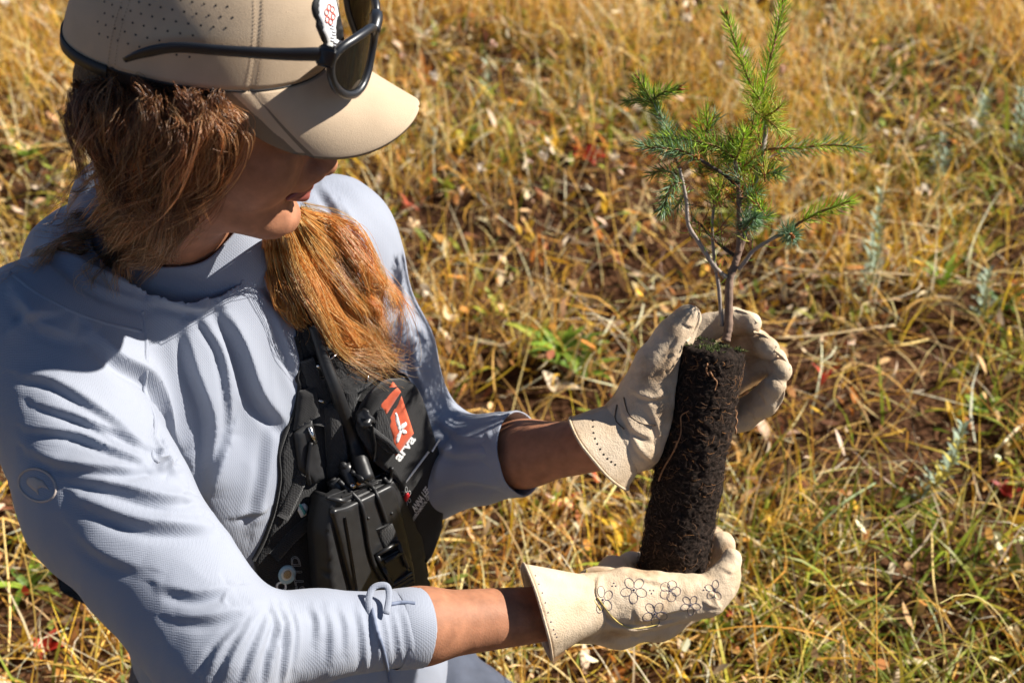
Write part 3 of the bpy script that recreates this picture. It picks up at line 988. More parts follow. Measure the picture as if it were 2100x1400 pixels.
_tv, _tf = nets(torso_items(), .006)
TORSO_T = bvh(_tv, _tf)
# ------------------------------------------------------------------ trousers
def make_trousers():
    it = [s_cap(PELV + UP * .02, PELV - UP * .06, .155, .15)]
    for s in (-1, 1):
        hip = PELV + LAT * .09 * s - UP * .04
        knee = hip + FWD * .36 + LAT * .07 * s; knee[2] = .085
        ank = knee - FWD * .36 - LAT * .01 * s; ank[2] = .06
        it += [(s_cap(hip, knee, .092, .070), .05), (s_cap(knee, ank, .066, .052), .03)]
    V, F = nets(s_union(it, .04), .006); V = relax(V, F, 1, .5)
    V = V + normals(V, F) * ((fbm(V * [1, 1, .4], 18, 3, 7) - .5) * .018)[:, None]
    mesh_obj('trousers', V, F, simple('slate trousers', (.06, .07, .10), .8, .15, 60, .4, 700, .0008), person)
    for s in (-1, 1):
        hip = PELV + LAT * .09 * s - UP * .04
        knee = hip + FWD * .36 + LAT * .07 * s; knee[2] = .085
        ank = knee - FWD * .36 - LAT * .01 * s; ank[2] = .06
        V, F = nets(s_union([s_cap(ank, ank - FWD * .13 - UP * .01, .045, .040), (s_cap(ank, ank - FWD * .03 + UP * .0, .05, .05), .02)], .02), .005)
        mesh_obj('boot', V, F, simple('brown boot', (.10, .06, .035), .6), person)
make_trousers()

def make_collar():
    nax = unit(hl(-.022, 0, -.07) - NECKB); u = unit(np.cross(nax, [0.1, 1, .2])); v = np.cross(nax, u)
    n = 120; rows = []
    prof = [(-.008, .097), (.006, .1035), (.022, .1030), (.037, .0945), (.049, .0800), (.057, .0700), (.061, .0648), (.066, .0630), (.0655, .0612), (.055, .0610), (.030, .063)]
    for t, r in prof:
        for i in range(n):
            q = 2 * np.pi * i / n
            rr = r + .0012 * math.sin(3 * q + t * 60) + .0010 * math.sin(7 * q - t * 120) + .0016 * math.sin(5 * q + t * 160) * (t < .055)
            c = NECKB + nax * (t + .003 * math.sin(2 * q + .6))
            rows.append(c + rr * (math.cos(q) * u + math.sin(q) * v))
    F = []
    for j in range(len(prof) - 1):
        for i in range(n): F.append((j * n + i, j * n + (i + 1) % n, (j + 1) * n + (i + 1) % n, (j + 1) * n + i))
    mesh_obj('collar', rows, F, shirt_mat, person)
make_collar()
TT_S = [SH_T]
def sh(name, vf, mat=None): return mesh_obj(name, vf[0], vf[1], mat or shirt_mat, shirt_o)
# the folded hood lying on the back and round the neck
# flat-lock seams
for ln_ in ([(292, 640), (300, 700), (300, 760), (298, 800), (318, 860), (312, 930), (325, 950)], [(20, 560), (90, 610), (190, 655), (290, 680)]):
    sh('seam', strip(TT_S, ln_, 8, .0012, -.0003, 8, bulge=.2))
# cuffs: a turned hem at each sleeve end
for (E, W, fr, r0) in ((E_R, W_R, FR_R, .0440), (E_L, W_L, FR_L, .0482)):
    a = unit(W - E); c = E + (W - E) * fr; u = unit(np.cross(a, [0, 0, 1])); v = np.cross(a, u)
    hits = []
    bt_ = bvh(SH_V, SH_F)
    for q in np.linspace(0, 2 * np.pi, 72, endpoint=False):
        d = math.cos(q) * u + math.sin(q) * v
        o = c - a * .004
        h = bt_.ray_cast(Vector(o), Vector(d), .12)
        hits.append(np.linalg.norm(np.array(h[0]) - o) if h[0] is not None else r0)
    hits = np.array(hits); k = np.ones(5) / 5; hits = np.convolve(np.r_[hits[-2:], hits, hits[:2]], k, 'valid')
    V = []; F = []; n = 72; prof = [(-.026, -.0004), (-.024, .0005), (-.012, .0009), (-.001, .0009), (.001, .0002), (.0, -.0012), (-.02, -.0022)]
    for t, o_ in prof:
        for i in range(n):
            q = 2 * np.pi * i / n; V.append(c + a * t + (hits[i] + o_) * (math.cos(q) * u + math.sin(q) * v))
    for j in range(len(prof) - 1):
        for i in range(n): F.append((j * n + i, j * n + (i + 1) % n, (j + 1) * n + (i + 1) % n, (j + 1) * n + i))
    sh('cuff', (np.array(V), F))
# drawcord and its loop on the near cuff
def cord_on(pts, r, lift):
    ln = bez(pts, 36); W3, N3 = cast_many(TT_S, ln.tolist()); return tube(W3 + N3 * lift, r, 8)
navy = simple('grey blue cord', (.16, .19, .27), .7)
sh('drawcord', cord_on([(762, 1248), (775, 1300), (790, 1350), (800, 1398)], .0016, .001), navy)
d0 = float(px_of(cast_many(TT_S, [(772, 1262)])[0][0])[2])
lp = bez([w(762, 1268, d0 - .002), w(756, 1232, d0 + .004), w(766, 1204, d0 + .012), w(792, 1200, d0 + .014), w(798, 1222, d0 + .010), w(792, 1258, d0 - .001)], 30)
sh('cuff_loop', tube(lp, .0030, 8, squash=.35), shirt_mat)
sh('drawcord', cord_on([(800, 1240), (825, 1236), (850, 1238)], .0018, .001), navy)
# round grey printed emblem on the near sleeve
emblem_mat = simple('grey emblem print', (.50, .42, .37), .5)
def ring_on(cx, cy, rx, ry, rot, r=.0010, n=44, a0=0, a1=6.2832):
    pts = [(cx + rx * math.cos(q) * math.cos(rot) - ry * math.sin(q) * math.sin(rot), cy + rx * math.cos(q) * math.sin(rot) + ry * math.sin(q) * math.cos(rot)) for q in np.linspace(a0, a1, n)]
    W3, N3 = cast_many(TT_S, pts); return tube(W3 + N3 * .0002, r, 6, cap=False)
sh('sleeve_emblem', ring_on(77, 994, 40, 31, .55, .0011), emblem_mat)
sh('sleeve_emblem', slab(TT_S, [(55, 984), (60, 977), (72, 977), (80, 981), (88, 984), (92, 990), (101, 1004), (92, 999), (84, 998), (78, 1003), (80, 1014), (74, 1008), (64, 1000), (56, 992)], .0006, .0002, 4), emblem_mat)
# ------------------------------------------------------------------ cap
cap_mat = simple('beige cap cloth', (.52, .395, .27), .82, .08, 30, .45, 1100, .0006, spec=.22, sheen=.1)
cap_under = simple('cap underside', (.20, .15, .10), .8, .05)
CRX, CRY, CRC, CRZ, CRH = .106, .0865, -.010, .060, .112
def crown_pt(a, v, off=0.0):
    """a: angle from the front (towards the left ear positive); v 0 rim .. 1 top."""
    ca, sa = math.cos(a), math.sin(a)
    front = max(0, ca)
    e = math.cos(v * math.pi / 2) ** (0.62 + .10 * (1 - front)); zz = math.sin(v * math.pi / 2) ** 1.0
    e = e if v < 1 else 0
    x = CRC + (CRX + off) * ca * e * (1 + .0 * front) + .012 * zz * (1 - zz) * front
    y = (CRY + off) * sa * e
    rim = CRZ + .006 * ca - .012 * max(0, -ca) ** 2
    z = rim + (CRH + off) * zz
    # seams
    k = 0
    for s in (0, math.pi / 3, -math.pi / 3, 2 * math.pi / 3, -2 * math.pi / 3, math.pi):
        dd = abs((a - s + math.pi) % (2 * math.pi) - math.pi)
        k = max(k, math.exp(-(dd / .018) ** 2))
    k *= .0012 * max(0, 1 - v * 1.15) ** 1.5
    soft = .0025 * math.sin(3 * a + 1) * math.sin(v * 5)
    return np.array([x - ca * (k - soft * (1 - v)), y - sa * (k - soft * (1 - v)), z])
def make_cap():
    na, nv = 216, 40
    V = []; F = []
    for j in range(nv):
        for i in range(na):
            V.append(hl(*crown_pt(2 * math.pi * i / na, j / nv)))
    V.append(hl(*crown_pt(0, 1.0)))
    for j in range(nv - 1):
        for i in range(na):
            i2 = (i + 1) % na; F.append((j * na + i, j * na + i2, (j + 1) * na + i2, (j + 1) * na + i))
    for i in range(na): F.append(((nv - 1) * na + i, (nv - 1) * na + (i + 1) % na, nv * na))
    cap = mesh_obj('cap', V, F, cap_mat, person); sd = cap.modifiers.new('cloth', 'SOLIDIFY'); sd.thickness = .0015; sd.offset = -1
    CV, CF = np.array(V), F
    # brim
    amax = R(74); nu, ns = 72, 22
    def brim(t, s):
        a = t * amax
        r = crown_pt(a, 0.0)
        L = .081 * (max(0, 1 - abs(t) ** 2.8)) ** .5
        wid = 1 + .02 * s
        # outer outline
        ox = r[0] + L * (1.0 - .10 * t * t); oy = r[1] * (1 + .0 * s) - np.sign(t) * .012 * abs(t) ** 2
        x = r[0] + (ox - r[0]) * s; y = r[1] + (oy - r[1]) * s
        z = r[2] - .002 - .023 * s * (L / .081) - 10.0 * (y * y) * (s * .9) * (L / .081) ** .4
        return np.array([x, y, z])
    top = []; bot = []
    for i in range(nu + 1):
        for j in range(ns + 1):
            p = brim(-1 + 2 * i / nu, j / ns); top.append(p + [0, 0, .0012]); bot.append(p - [0, 0, .0012])
    V = hl_many(top + bot); n = len(top); F = []; fm = []
    for i in range(nu):
        for j in range(ns):
            a, b, c, d = i * (ns + 1) + j, (i + 1) * (ns + 1) + j, (i + 1) * (ns + 1) + j + 1, i * (ns + 1) + j + 1
            F.append((a, d, c, b)); fm.append(0); F.append((a + n, b + n, c + n, d + n)); fm.append(1)
        for j in (0, ns):
            a, b = i * (ns + 1) + j, (i + 1) * (ns + 1) + j
            F.append((a, b, b + n, a + n) if j == 0 else (b, a, a + n, b + n)); fm.append(1)
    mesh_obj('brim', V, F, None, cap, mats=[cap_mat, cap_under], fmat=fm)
    # sweatband edge and strap
    blk = simple('black elastic', (.012, .012, .013), .6, .2, 200)
    ring = np.array([hl(*(crown_pt(a, 0, -.001) - [0, 0, .001])) for a in np.linspace(0, 2 * math.pi, 120)])
    v, f = tube(ring, .0016, 6, cap=False); mesh_obj('sweatband', v, f, blk, cap)
    # rear strap
    aa = np.linspace(R(180 + 58), R(180 - 58), 40); Vs = []; Fs = []
    for k, a in enumerate(aa):
        for (dz, off) in ((-.009, -.0005), (-.009, .0012), (.001, .0016), (.001, .0)):
            Vs.append(hl(*(crown_pt(a, 0, off) + [0, 0, dz])))
    for k in range(len(aa) - 1):
        for q in range(4):
            Fs.append((k * 4 + q, k * 4 + (q + 1) % 4, k * 4 + 4 + (q + 1) % 4, k * 4 + 4 + q))
    mesh_obj('strap', Vs, Fs, blk, cap)
    v, f = tube(bez([hl(*(crown_pt(0, .985) + [0, 0, .003])), hl(*(crown_pt(0, .985) + [0, 0, .007]))], 3), [.007, .0065, .003], 12); mesh_obj('button', v, f, cap_mat, cap)
    # vent holes in rows on the side panels
    sp = Soup()
    for sgn in (-1, 1):
        for row in range(14):
            for c in range(12):
                a = sgn * (R(72) + c * R(5.2) + (row % 2) * R(2.6)); v = .14 + row * .050
                if row < 3 and c < 3: continue
                p = crown_pt(a, v, .0); n = unit([math.cos(a), math.sin(a), .35])
                t1 = unit(np.cross(n, [0, 0, 1])); t2 = np.cross(n, t1)
                k = 8; ang = np.linspace(0, 2 * np.pi, k, endpoint=False)
                ring = [p + n * .00018 + .0009 * (math.cos(q) * t1 + math.sin(q) * t2) for q in ang]
                ins_ = [p + n * .00012 + .0004 * (math.cos(q) * t1 + math.sin(q) * t2) for q in ang]
                sp.add(hl_many(ring + ins_), [(i, (i + 1) % k, k + (i + 1) % k, k + i) for i in range(k)] + [tuple(range(k, 2 * k))])
    o = sp.build('vent_holes', blk, cap); o['kind'] = 'stuff'
    # stitching lines
    sp = Soup()
    for s0 in (math.pi / 3, -math.pi / 3, 2 * math.pi / 3, -2 * math.pi / 3, 0, math.pi):
        for da in (-.030, .030):
            for v in np.arange(.02, .9, .018):
                a = s0 + da / max(.35, math.cos(v * 1.5))
                p0 = crown_pt(a, v, .0005); p1 = crown_pt(a, v + .009, .0005)
                vv, ff = tube(hl_many([p0, p1]), .00022, 4); sp.add(vv, ff)
    o = sp.build('stitching', simple('cap thread', (.36, .27, .18), .8), cap); o['kind'] = 'stuff'
    
    CT = bvh(CV, CF)
    ol = [(652, -34), (640, -6), (636, 18), (650, 62), (667, 112), (680, 122), (699, 118), (706, 96), (702, 60), (694, 20), (686, -14), (672, -38)]
    bd = mesh_obj('cap_patch', *slab([CT], ol, .0016, .0004, 7, smooth=2), blk, cap)
    c = np.mean(ol, 0); ins_ = [((p[0] - c[0]) * .80 + c[0] + .5, (p[1] - c[1]) * .93 + c[1]) for p in ol]
    v, f = slab([CT], ins_, .0016, .0010, 6, smooth=2); wp = mesh_obj('patch_face', v, f, simple('white patch', (.80, .80, .80), .6, .03, 80, .2, 900, .0003), cap)
    WT = bvh(v, f); red = simple('patch red print', (.75, .10, .06), .5, .05); gry = simple('patch grey print', (.45, .48, .56), .5, .05)
    sp = Soup()
    for k in range(6):
        a = k * math.pi / 3 + .3; cx, cy = 676 + 7 * math.cos(a), 30 + 15 * math.sin(a)
        pts = [(cx + 4.0 * math.cos(q), cy + 6.5 * math.sin(q)) for q in np.linspace(0, 2 * math.pi, 10)]
        W3, N3 = cast_many([WT], pts); vv_, ff = tube(W3 + N3 * .0003, .0005, 5, cap=False); sp.add(vv_, ff)
    sp.build('snowflake_print', red, cap)
    sp = Soup()
    for (x, y) in ((681, 55), (685, 68), (682, 80), (688, 90), (684, 102)):
        for q in range(2):
            W3, N3 = cast_many([WT], [(x - 4, y - 3 + q * 6), (x + 3, y - 1 + q * 6)]); vv_, ff = tube(W3 + N3 * .0003, .0004, 5); sp.add(vv_, ff)
    sp.build('patch_lettering', gry, cap)['kind'] = 'stuff'
    return cap, CT
cap_o, CAP_T = make_cap()

# ------------------------------------------------------------------ sunglasses resting on the cap
def make_glasses():
    root = empty('sunglasses', hl(.1, 0, .1), 'black wraparound sunglasses with dark lenses parked on top of the beige cap brim', 'sunglasses')
    blk = simple('black frame', (.014, .016, .021), .36, .2, 60, .05, 400, .0003, spec=.5)
    lens, nt, b = new_mat('smoke lens')
    b.inputs['Base Color'].default_value = (.012, .010, .008, 1); b.inputs['Roughness'].default_value = .04
    b.inputs['Transmission Weight'].default_value = .0; b.inputs['IOR'].default_value = 1.35; b.inputs['Specular IOR Level'].default_value = .35
    b.inputs['Alpha'].default_value = .975
    def front(y, zz):
        """wrap surface of the glasses front; zz height on the lens"""
        x = .1275 - 4.6 * y * y - 18 * abs(y) ** 3 + (zz - .095) * -.10
        return np.array([x, y, zz])
    for s in (-1, 1):
        ol = [(.010, .098), (.014, .109), (.026, .114), (.045, .1145), (.062, .111), (.070, .104), (.0705, .092), (.066, .078), (.056, .067), (.042, .0615), (.028, .064), (.017, .074), (.0115, .086)]
        ol = [(y, z + .0) for y, z in ol]
        r2 = round_poly(ol, .008, 4)
        loop = np.array([front(s * y, z) for y, z in r2]); loop = np.vstack([loop, loop[:1]])
        v, f = tube(hl_many(loop), .0036, 8, cap=False, up=HM[:, 0])
        mesh_obj('lens_rim', v, f, blk, root)
        # lens as a thin curved sheet with thickness
        g = []
        c = r2.mean(0); rings = 6
        for k in range(rings + 1):
            for p in r2: g.append(c + (p - c) * k / rings * .985)
        m = len(r2); V = []
        for off in (.0, -.0014):
            for p in g:
                q = front(s * p[0], p[1]); V.append([q[0] + off, q[1], q[2]])
        F = []
        T = len(g)
        for k in range(rings):
            for i in range(m):
                a, b_, c_, d_ = k * m + i, k * m + (i + 1) % m, (k + 1) * m + (i + 1) % m, (k + 1) * m + i
                F.append((a, b_, c_, d_)); F.append((a + T, d_ + T, c_ + T, b_ + T))
        for i in range(m):
            a, b_ = rings * m + i, rings * m + (i + 1) % m; F.append((a, b_, b_ + T, a + T))
        mesh_obj('lens', hl_many(V), F, lens, root)
        # temple
        hp = front(s * .070, .1055)
        pts = [hp, hp + [-.012, s * .006, .001], (.060, s * .083, .1035), (.02, s * .0935, .101), (-.015, s * .0965, .096), (-.038, s * .0945, .084), (-.052, s * .0905, .072)]
        ln = bez(pts, 30)
        v, f = tube(hl_many(ln), np.interp(np.linspace(0, 1, 30), [0, .1, .5, .8, 1], [.0082, .0062, .0046, .0044, .0022]), 10, squash=.34, up=HM[:, 1])
        t = mesh_obj('temple', v, f, blk, root)
        v, f = box(hl(*(hp + [-.004, s * .0035, 0])), HM[:, 0] * .007, HM[:, 1] * .003, HM[:, 2] * .0082, .3)
        mesh_obj('hinge', v, f, blk, t)
    br = np.array([front(y, z) for y, z in ((-.014, .106), (-.006, .1105), (0, .1115), (.006, .1105), (.014, .106))])
    v, f = tube(hl_many(bez(br, 14)), .0055, 8, up=HM[:, 0]); mesh_obj('bridge', v, f, blk, root)
    return root
glasses = make_glasses()
# ------------------------------------------------------------------ leather work gloves
leather, _nt, _b = new_mat('cream leather')
_tc = N_(_nt, 'ShaderNodeTexCoord')
_n = N_(_nt, 'ShaderNodeTexNoise'); _n.inputs['Scale'].default_value = 22; _n.inputs['Detail'].default_value = 6; _nt.links.new(_tc.outputs['Object'], _n.inputs['Vector'])
_r = ramp(_nt, _n.outputs[0], [(.30, (.38, .25, .14)), (.48, (.60, .46, .31)), (.75, (.70, .57, .42))]); _nt.links.new(_r.outputs[0], _b.inputs['Base Color'])
_b.inputs['Roughness'].default_value = .62; _b.inputs['Specular IOR Level'].default_value = .3
_v = N_(_nt, 'ShaderNodeTexVoronoi'); _v.inputs['Scale'].default_value = 620; _nt.links.new(_tc.outputs['Object'], _v.inputs['Vector'])
_n2 = N_(_nt, 'ShaderNodeTexNoise'); _n2.inputs['Scale'].default_value = 110; _n2.inputs['Detail'].default_value = 5; _nt.links.new(_tc.outputs['Object'], _n2.inputs['Vector'])
_a = N_(_nt, 'ShaderNodeMath', operation='MULTIPLY_ADD'); _a.inputs[1].default_value = .35; _nt.links.new(_v.outputs['Distance'], _a.inputs[0]); _nt.links.new(_n2.outputs[0], _a.inputs[2])
_bp = N_(_nt, 'ShaderNodeBump'); _bp.inputs['Strength'].default_value = .5; _bp.inputs['Distance'].default_value = .0016
_nt.links.new(_a.outputs[0], _bp.inputs['Height']); _nt.links.new(_bp.outputs[0], _b.inputs['Normal'])
PT, PB = w(1457, 712, 1.42), w(1376, 1180, 1.462)      # plug axis
PAX = unit(PT - PB); PR = .0355

def ch(pts, k=.006):
    """pts: (px,py,d,r)"""
    q = [w(*p[:3]) for p in pts]
    return [(f, k) for f in chain(q, [p[3] for p in pts])]
def cuff(name, a, b, ra, rb, nrm, parent, squash=1.0, ups=None, flare=1.6, thick=.0018, holes=True):
    """Gauntlet cuff from a (wrist) to the rim centre b; the rim lies in the plane with normal nrm."""
    ax = unit(b - a); n = 56; m = 14
    u = unit(np.cross(ax, ups if ups is not None else [0, .6, .8])); v = np.cross(ax, u)
    V = []
    for side in (0, 1):
        for j in range(m + 1):
            t = j / m
            r = ra + (rb - ra) * t ** flare - side * thick
            nn = unit(ax * (1 - t) + unit(nrm) * t)
            c = a + (b - a) * t
            for i in range(n):
                q = 2 * np.pi * i / n
                rr = r * (1 + .035 * math.sin(3 * q + 2 * t) * t + .02 * math.sin(7 * q + 1) * t)
                off = rr * (math.cos(q) * u + math.sin(q) * v * squash)
                # shear the ring into its plane
                off = off - ax * ((off @ nn) / (ax @ nn)) * (t > 0)
                V.append(c + off)
    F = []; o = n * (m + 1)
    for j in range(m):
        for i in range(n):
            i2 = (i + 1) % n
            F.append((j * n + i, j * n + i2, (j + 1) * n + i2, (j + 1) * n + i)); F.append((o + j * n + i, o + (j + 1) * n + i, o + (j + 1) * n + i2, o + j * n + i2))
    for i in range(n):
        i2 = (i + 1) % n; F.append((m * n + i, m * n + i2, o + m * n + i2, o + m * n + i))
    V = np.array(V)
    c = mesh_obj(name, V, F, leather, parent)
    rim = V[m * n:(m + 1) * n]; rim = np.vstack([rim, rim[:1]])
    vv, ff = tube(rim, .0014, 6, cap=False); mesh_obj('cuff_hem', vv, ff, leather, parent)
    return V[:o], [f for k, f in enumerate(F[:2 * m * n]) if k % 2 == 0]

def noise_disp(V, F, a1=.0012, a2=.0006):
    N = normals(V, F)
    return V + N * ((fbm(V, 55, 2, 4) - .5) * 2 * a1 + (fbm(V, 160, 2, 6) - .5) * 2 * a2)[:, None]
plug_f = None
def carve_plug(f, gap=.0006):
    s = s_cap(PB - PAX * .0, PT + PAX * .0, PR + gap, PR + gap)
    def cyl(p):
        q = p - PB; t = q @ PAX; r = np.linalg.norm(q - t[:, None] * PAX, axis=1) - PR - gap
        L = np.linalg.norm(PT - PB)
        return np.maximum(r, np.maximum(-t - gap, t - L - gap))
    cyl.box = s.box
    return cyl
CR1 = [([(1385, 720), (1372, 745), (1350, 765)], .003, .0022), ([(1395, 690), (1380, 715), (1362, 730)], .0025, .0016), ([(1295, 800), (1330, 815), (1370, 810)], .003, .002), ([(1275, 840), (1300, 880), (1340, 900)], .0035, .0025),
       ([(1290, 870), (1310, 920), (1345, 950)], .003, .002), ([(1330, 830), (1350, 880), (1352, 930)], .004, .002), ([(1400, 660), (1412, 668), (1425, 668)], .0018, .0014), ([(1535, 690), (1545, 702), (1548, 716)], .002, .0014),
       ([(1560, 745), (1572, 752), (1578, 765)], .002, .0014), ([(1555, 800), (1568, 815), (1572, 830)], .002, .0014), ([(1500, 645), (1508, 658), (1508, 675)], .002, .0014), ([(1530, 840), (1545, 850), (1552, 862)], .002, .0014)]
CR2 = [([(1210, 1180), (1204, 1220), (1212, 1262), (1225, 1300)], .004, -.004), ([(1228, 1185), (1222, 1220), (1232, 1255)], .003, .003), ([(1240, 1262), (1272, 1280), (1320, 1284), (1400, 1266)], .0028, -.0035), ([(1236, 1240), (1262, 1272), (1300, 1290)], .003, .0025),
       ([(1290, 1180), (1330, 1190), (1380, 1200)], .003, .0018), ([(1452, 1205), (1468, 1215), (1478, 1238)], .0025, -.003), ([(1440, 1230), (1455, 1240), (1470, 1246)], .002, .0018), ([(1484, 1165), (1496, 1172), (1508, 1172)], .002, .0014), ([(1355, 1260), (1390, 1250), (1430, 1246)], .0025, .002),
       ([(1280, 1290), (1300, 1300), (1340, 1304)], .0025, .0018), ([(1185, 1190), (1190, 1240), (1185, 1300)], .003, .003), ([(1300, 1240), (1310, 1270), (1318, 1280)], .003, .0016)]
def make_gloves():
    # left hand, upper: palm behind the plug, thumb up, fingers wrapped round the far side
    it = [s_cap(w(1262, 908, 1.435), w(1325, 852, 1.442), .0335, .036)]
    it = [(it[0], .02)]
    it += ch([(1300, 900, 1.43, .030), (1335, 800, 1.425, .0245), (1352, 745, 1.42, .0200), (1384, 690, 1.416, .0150), (1411, 650, 1.414, .0132)], .018)
    it += ch([(1330, 850, 1.465, .032), (1430, 760, 1.492, .022)], .02)
    it += ch([(1335, 900, 1.465, .030), (1440, 870, 1.495, .020)], .02)
    hand = s_union(it, .02)
    fing = []
    fing.append(s_union(ch([(1395, 730, 1.48, .0155), (1450, 672, 1.488, .0145), (1500, 658, 1.478, .0135), (1538, 664, 1.462, .0122)], .006), .006))
    fing.append(s_union(ch([(1430, 780, 1.492, .0155), (1510, 715, 1.492, .0145), (1550, 702, 1.472, .0135), (1574, 716, 1.452, .0118)], .006), .006))
    fing.append(s_union(ch([(1430, 830, 1.494, .0155), (1530, 765, 1.494, .0150), (1585, 742, 1.468, .0135), (1602, 762, 1.448, .0115)], .006), .006))
    fing.append(s_union(ch([(1435, 880, 1.494, .0165), (1520, 852, 1.488, .0165), (1566, 822, 1.468, .0150), (1588, 790, 1.450, .0125)], .006), .006))
    it = [(hand, .01)] + [(g, .0016) for g in fing] + [(carve_plug(None), -.002)]
    f = s_union(it, .01)
    V, F = nets(f, .0016); V = relax(V, F, 1, .5)
    keep = (V - w(1262, 908, 1.435)) @ unit(w(1262, 908, 1.435) - w(1325, 852, 1.442)) < .006
    V, F = cut(V, F, keep); V = noise_disp(V, F, .0013, .0006)
    V = apply_folds(V, F, bvh(V, F), CR1, 1.0)
    gl = mesh_obj('glove', V, F, leather, person)
    gl['label'] = 'cream leather glove gripping the top of the plug'
    tree = bvh(V, F)
    cv, cf = cuff('cuff', w(1276, 896, 1.436), w(1229, 925, 1.432), .0365, .0450, vv(-.78, -.62, -.22), gl, flare=1.0)
    cf = np.array(cf); ct = bvh(cv, cf)
    thr = simple('brown thread', (.12, .075, .04), .7)
    for pts in ([(1280, 815), (1290, 850), (1315, 868), (1345, 872)], [(1266, 830), (1262, 860), (1280, 880)]):
        v, fc = strip([tree, ct], pts, 2.2, .0006, .0006); mesh_obj('seam', v, fc, thr, gl)
    dk = simple('hole dark', (.02, .012, .008), .8)
    sp = Soup()
    for p in bez([(1216, 862), (1218, 890), (1228, 915), (1244, 938), (1262, 952)], 10):
        h, n = cast_many([ct], [p]); t1 = unit(np.cross(n[0], [0, 0, 1])); v, fc = tube([h[0] - n[0] * .0004, h[0] + n[0] * .0003], .0011, 8); sp.add(v, fc)
    sp.build('eyelets', dk, gl)['kind'] = 'stuff'
    # seam ridges on the finger tips
    for pts in ([(1510, 636), (1535, 645), (1552, 662)], [(1545, 680), (1570, 690), (1592, 712)], [(1588, 718), (1608, 735), (1620, 758)], [(1590, 770), (1606, 795), (1600, 825), (1565, 858)], [(1418, 628), (1434, 645), (1428, 675), (1408, 700)]):
        v, fc = strip([tree], pts, 5, .0012, -.0004, bulge=.6); mesh_obj('seam', v, fc, leather, gl)
    # right hand, lower: palm turned up under the plug
    back = s_union(ch([(1200, 1236, 1.385, .0285), (1285, 1232, 1.398, .0290), (1345, 1230, 1.404, .0240), (1405, 1226, 1.408, .0195), (1452, 1221, 1.412, .0170), (1484, 1190, 1.418, .0128), (1501, 1145, 1.424, .0102)], .016), .016)
    low = s_union(ch([(1180, 1262, 1.392, .0270), (1270, 1280, 1.418, .0215), (1350, 1272, 1.432, .0185), (1415, 1248, 1.448, .0150)], .012), .012)
    mid = s_union(ch([(1370, 1240, 1.455, .0190), (1430, 1225, 1.465, .0165), (1468, 1175, 1.474, .0145), (1480, 1116, 1.470, .0145)], .006), .006)
    tip3 = s_union(ch([(1400, 1235, 1.475, .016), (1452, 1180, 1.490, .0135), (1463, 1100, 1.492, .0120)], .006), .006)
    palm = s_union(ch([(1230, 1222, 1.425, .0290), (1310, 1232, 1.452, .0270), (1390, 1240, 1.470, .0230)], .02), .02)
    th = s_union(ch([(1235, 1205, 1.43, .020), (1258, 1172, 1.462, .0150), (1294, 1160, 1.492, .0125), (1340, 1150, 1.512, .0120)], .008), .008)
    knuck = s_ell(w(1452, 1198, 1.43), (.012, .012, .012))
    f = s_union([(back, .01), (palm, .012), (low, .005), (mid, .004), (tip3, .003), (th, .008), (knuck, .003), (carve_plug(None), -.002)], .01)
    V, F = nets(f, .0016); V = relax(V, F, 1, .5)
    a = w(1212, 1240, 1.39); keep = (V - a) @ unit(w(1150, 1245, 1.378) - a) < .016
    V, F = cut(V, F, keep); V = noise_disp(V, F, .0014, .0007)
    V = apply_folds(V, F, bvh(V, F), CR2, 1.0)
    g2 = mesh_obj('glove', V, F, leather, person)
    g2['label'] = 'cream leather glove with inked flowers under the plug'
    tree = bvh(V, F)
    cv, cf = cuff('cuff', w(1214, 1240, 1.388), w(1100, 1250, 1.362), .0290, .0455, vv(-.95, -.28, .13), g2, flare=1.25)
    ct = bvh(cv, np.array(cf)); T = [tree, ct]
    ink = simple('flower ink', (.07, .06, .095), .7, .1)
    def flower(cx, cy, r, rot, petals=5, asp=.55, sk=1.0, miss=()):
        sp = Soup()
        for k in range(petals):
            if k in miss: continue
            a = rot + 2 * math.pi * k / petals
            pts = []
            for q in np.linspace(0, 2 * math.pi, 15):
                rr = r * (.56 - .40 * math.cos(q)); tt = r * asp * .55 * math.sin(q)
                pts.append((cx + (rr * math.cos(a) - tt * math.sin(a)) * sk, cy + rr * math.sin(a) + tt * math.cos(a)))
            W3, N3 = cast_many(T, pts)
            v, fc = tube(W3 + N3 * .0001, .00032, 5, cap=False); sp.add(v, fc)
        W3, N3 = cast_many(T, [(cx, cy)]); v, fc = tube([W3[0] - N3[0] * .0003, W3[0] + N3[0] * .0005], .0012, 8); sp.add(v, fc)
        sp.build('ink_flower', ink, g2)
    flower(1236, 1229, 30, -.55, sk=.8, miss=(3,)); flower(1300, 1209, 29, -.9); flower(1374, 1211, 23, -1.2, 5, .75)
    flower(1343, 1258, 27, -1.0); flower(1416, 1240, 22, -1.0); flower(1466, 1210, 22, -.2, miss=(0,))
    sp = Soup()
    for (x, y) in ((1256, 1201), (1263, 1201), (1259, 1195), (1333, 1210), (1340, 1210), (1336, 1216), (1443, 1209), (1449, 1209), (1446, 1203)):
        W3, N3 = cast_many(T, [(x, y)]); v, fc = tube([W3[0] - N3[0] * .0003, W3[0] + N3[0] * .0004], .0008, 6); sp.add(v, fc)
    for p in bez([(1098, 1180), (1112, 1215), (1124, 1255), (1135, 1290), (1142, 1305)], 9):
        W3, N3 = cast_many([ct], [p]); v, fc = tube([W3[0] - N3[0] * .0003, W3[0] + N3[0] * .0004], .0008, 6); sp.add(v, fc)
    sp.build('ink_dots', ink, g2)['kind'] = 'stuff'
    yel = simple('yellow stitching', (.55, .42, .12), .7)
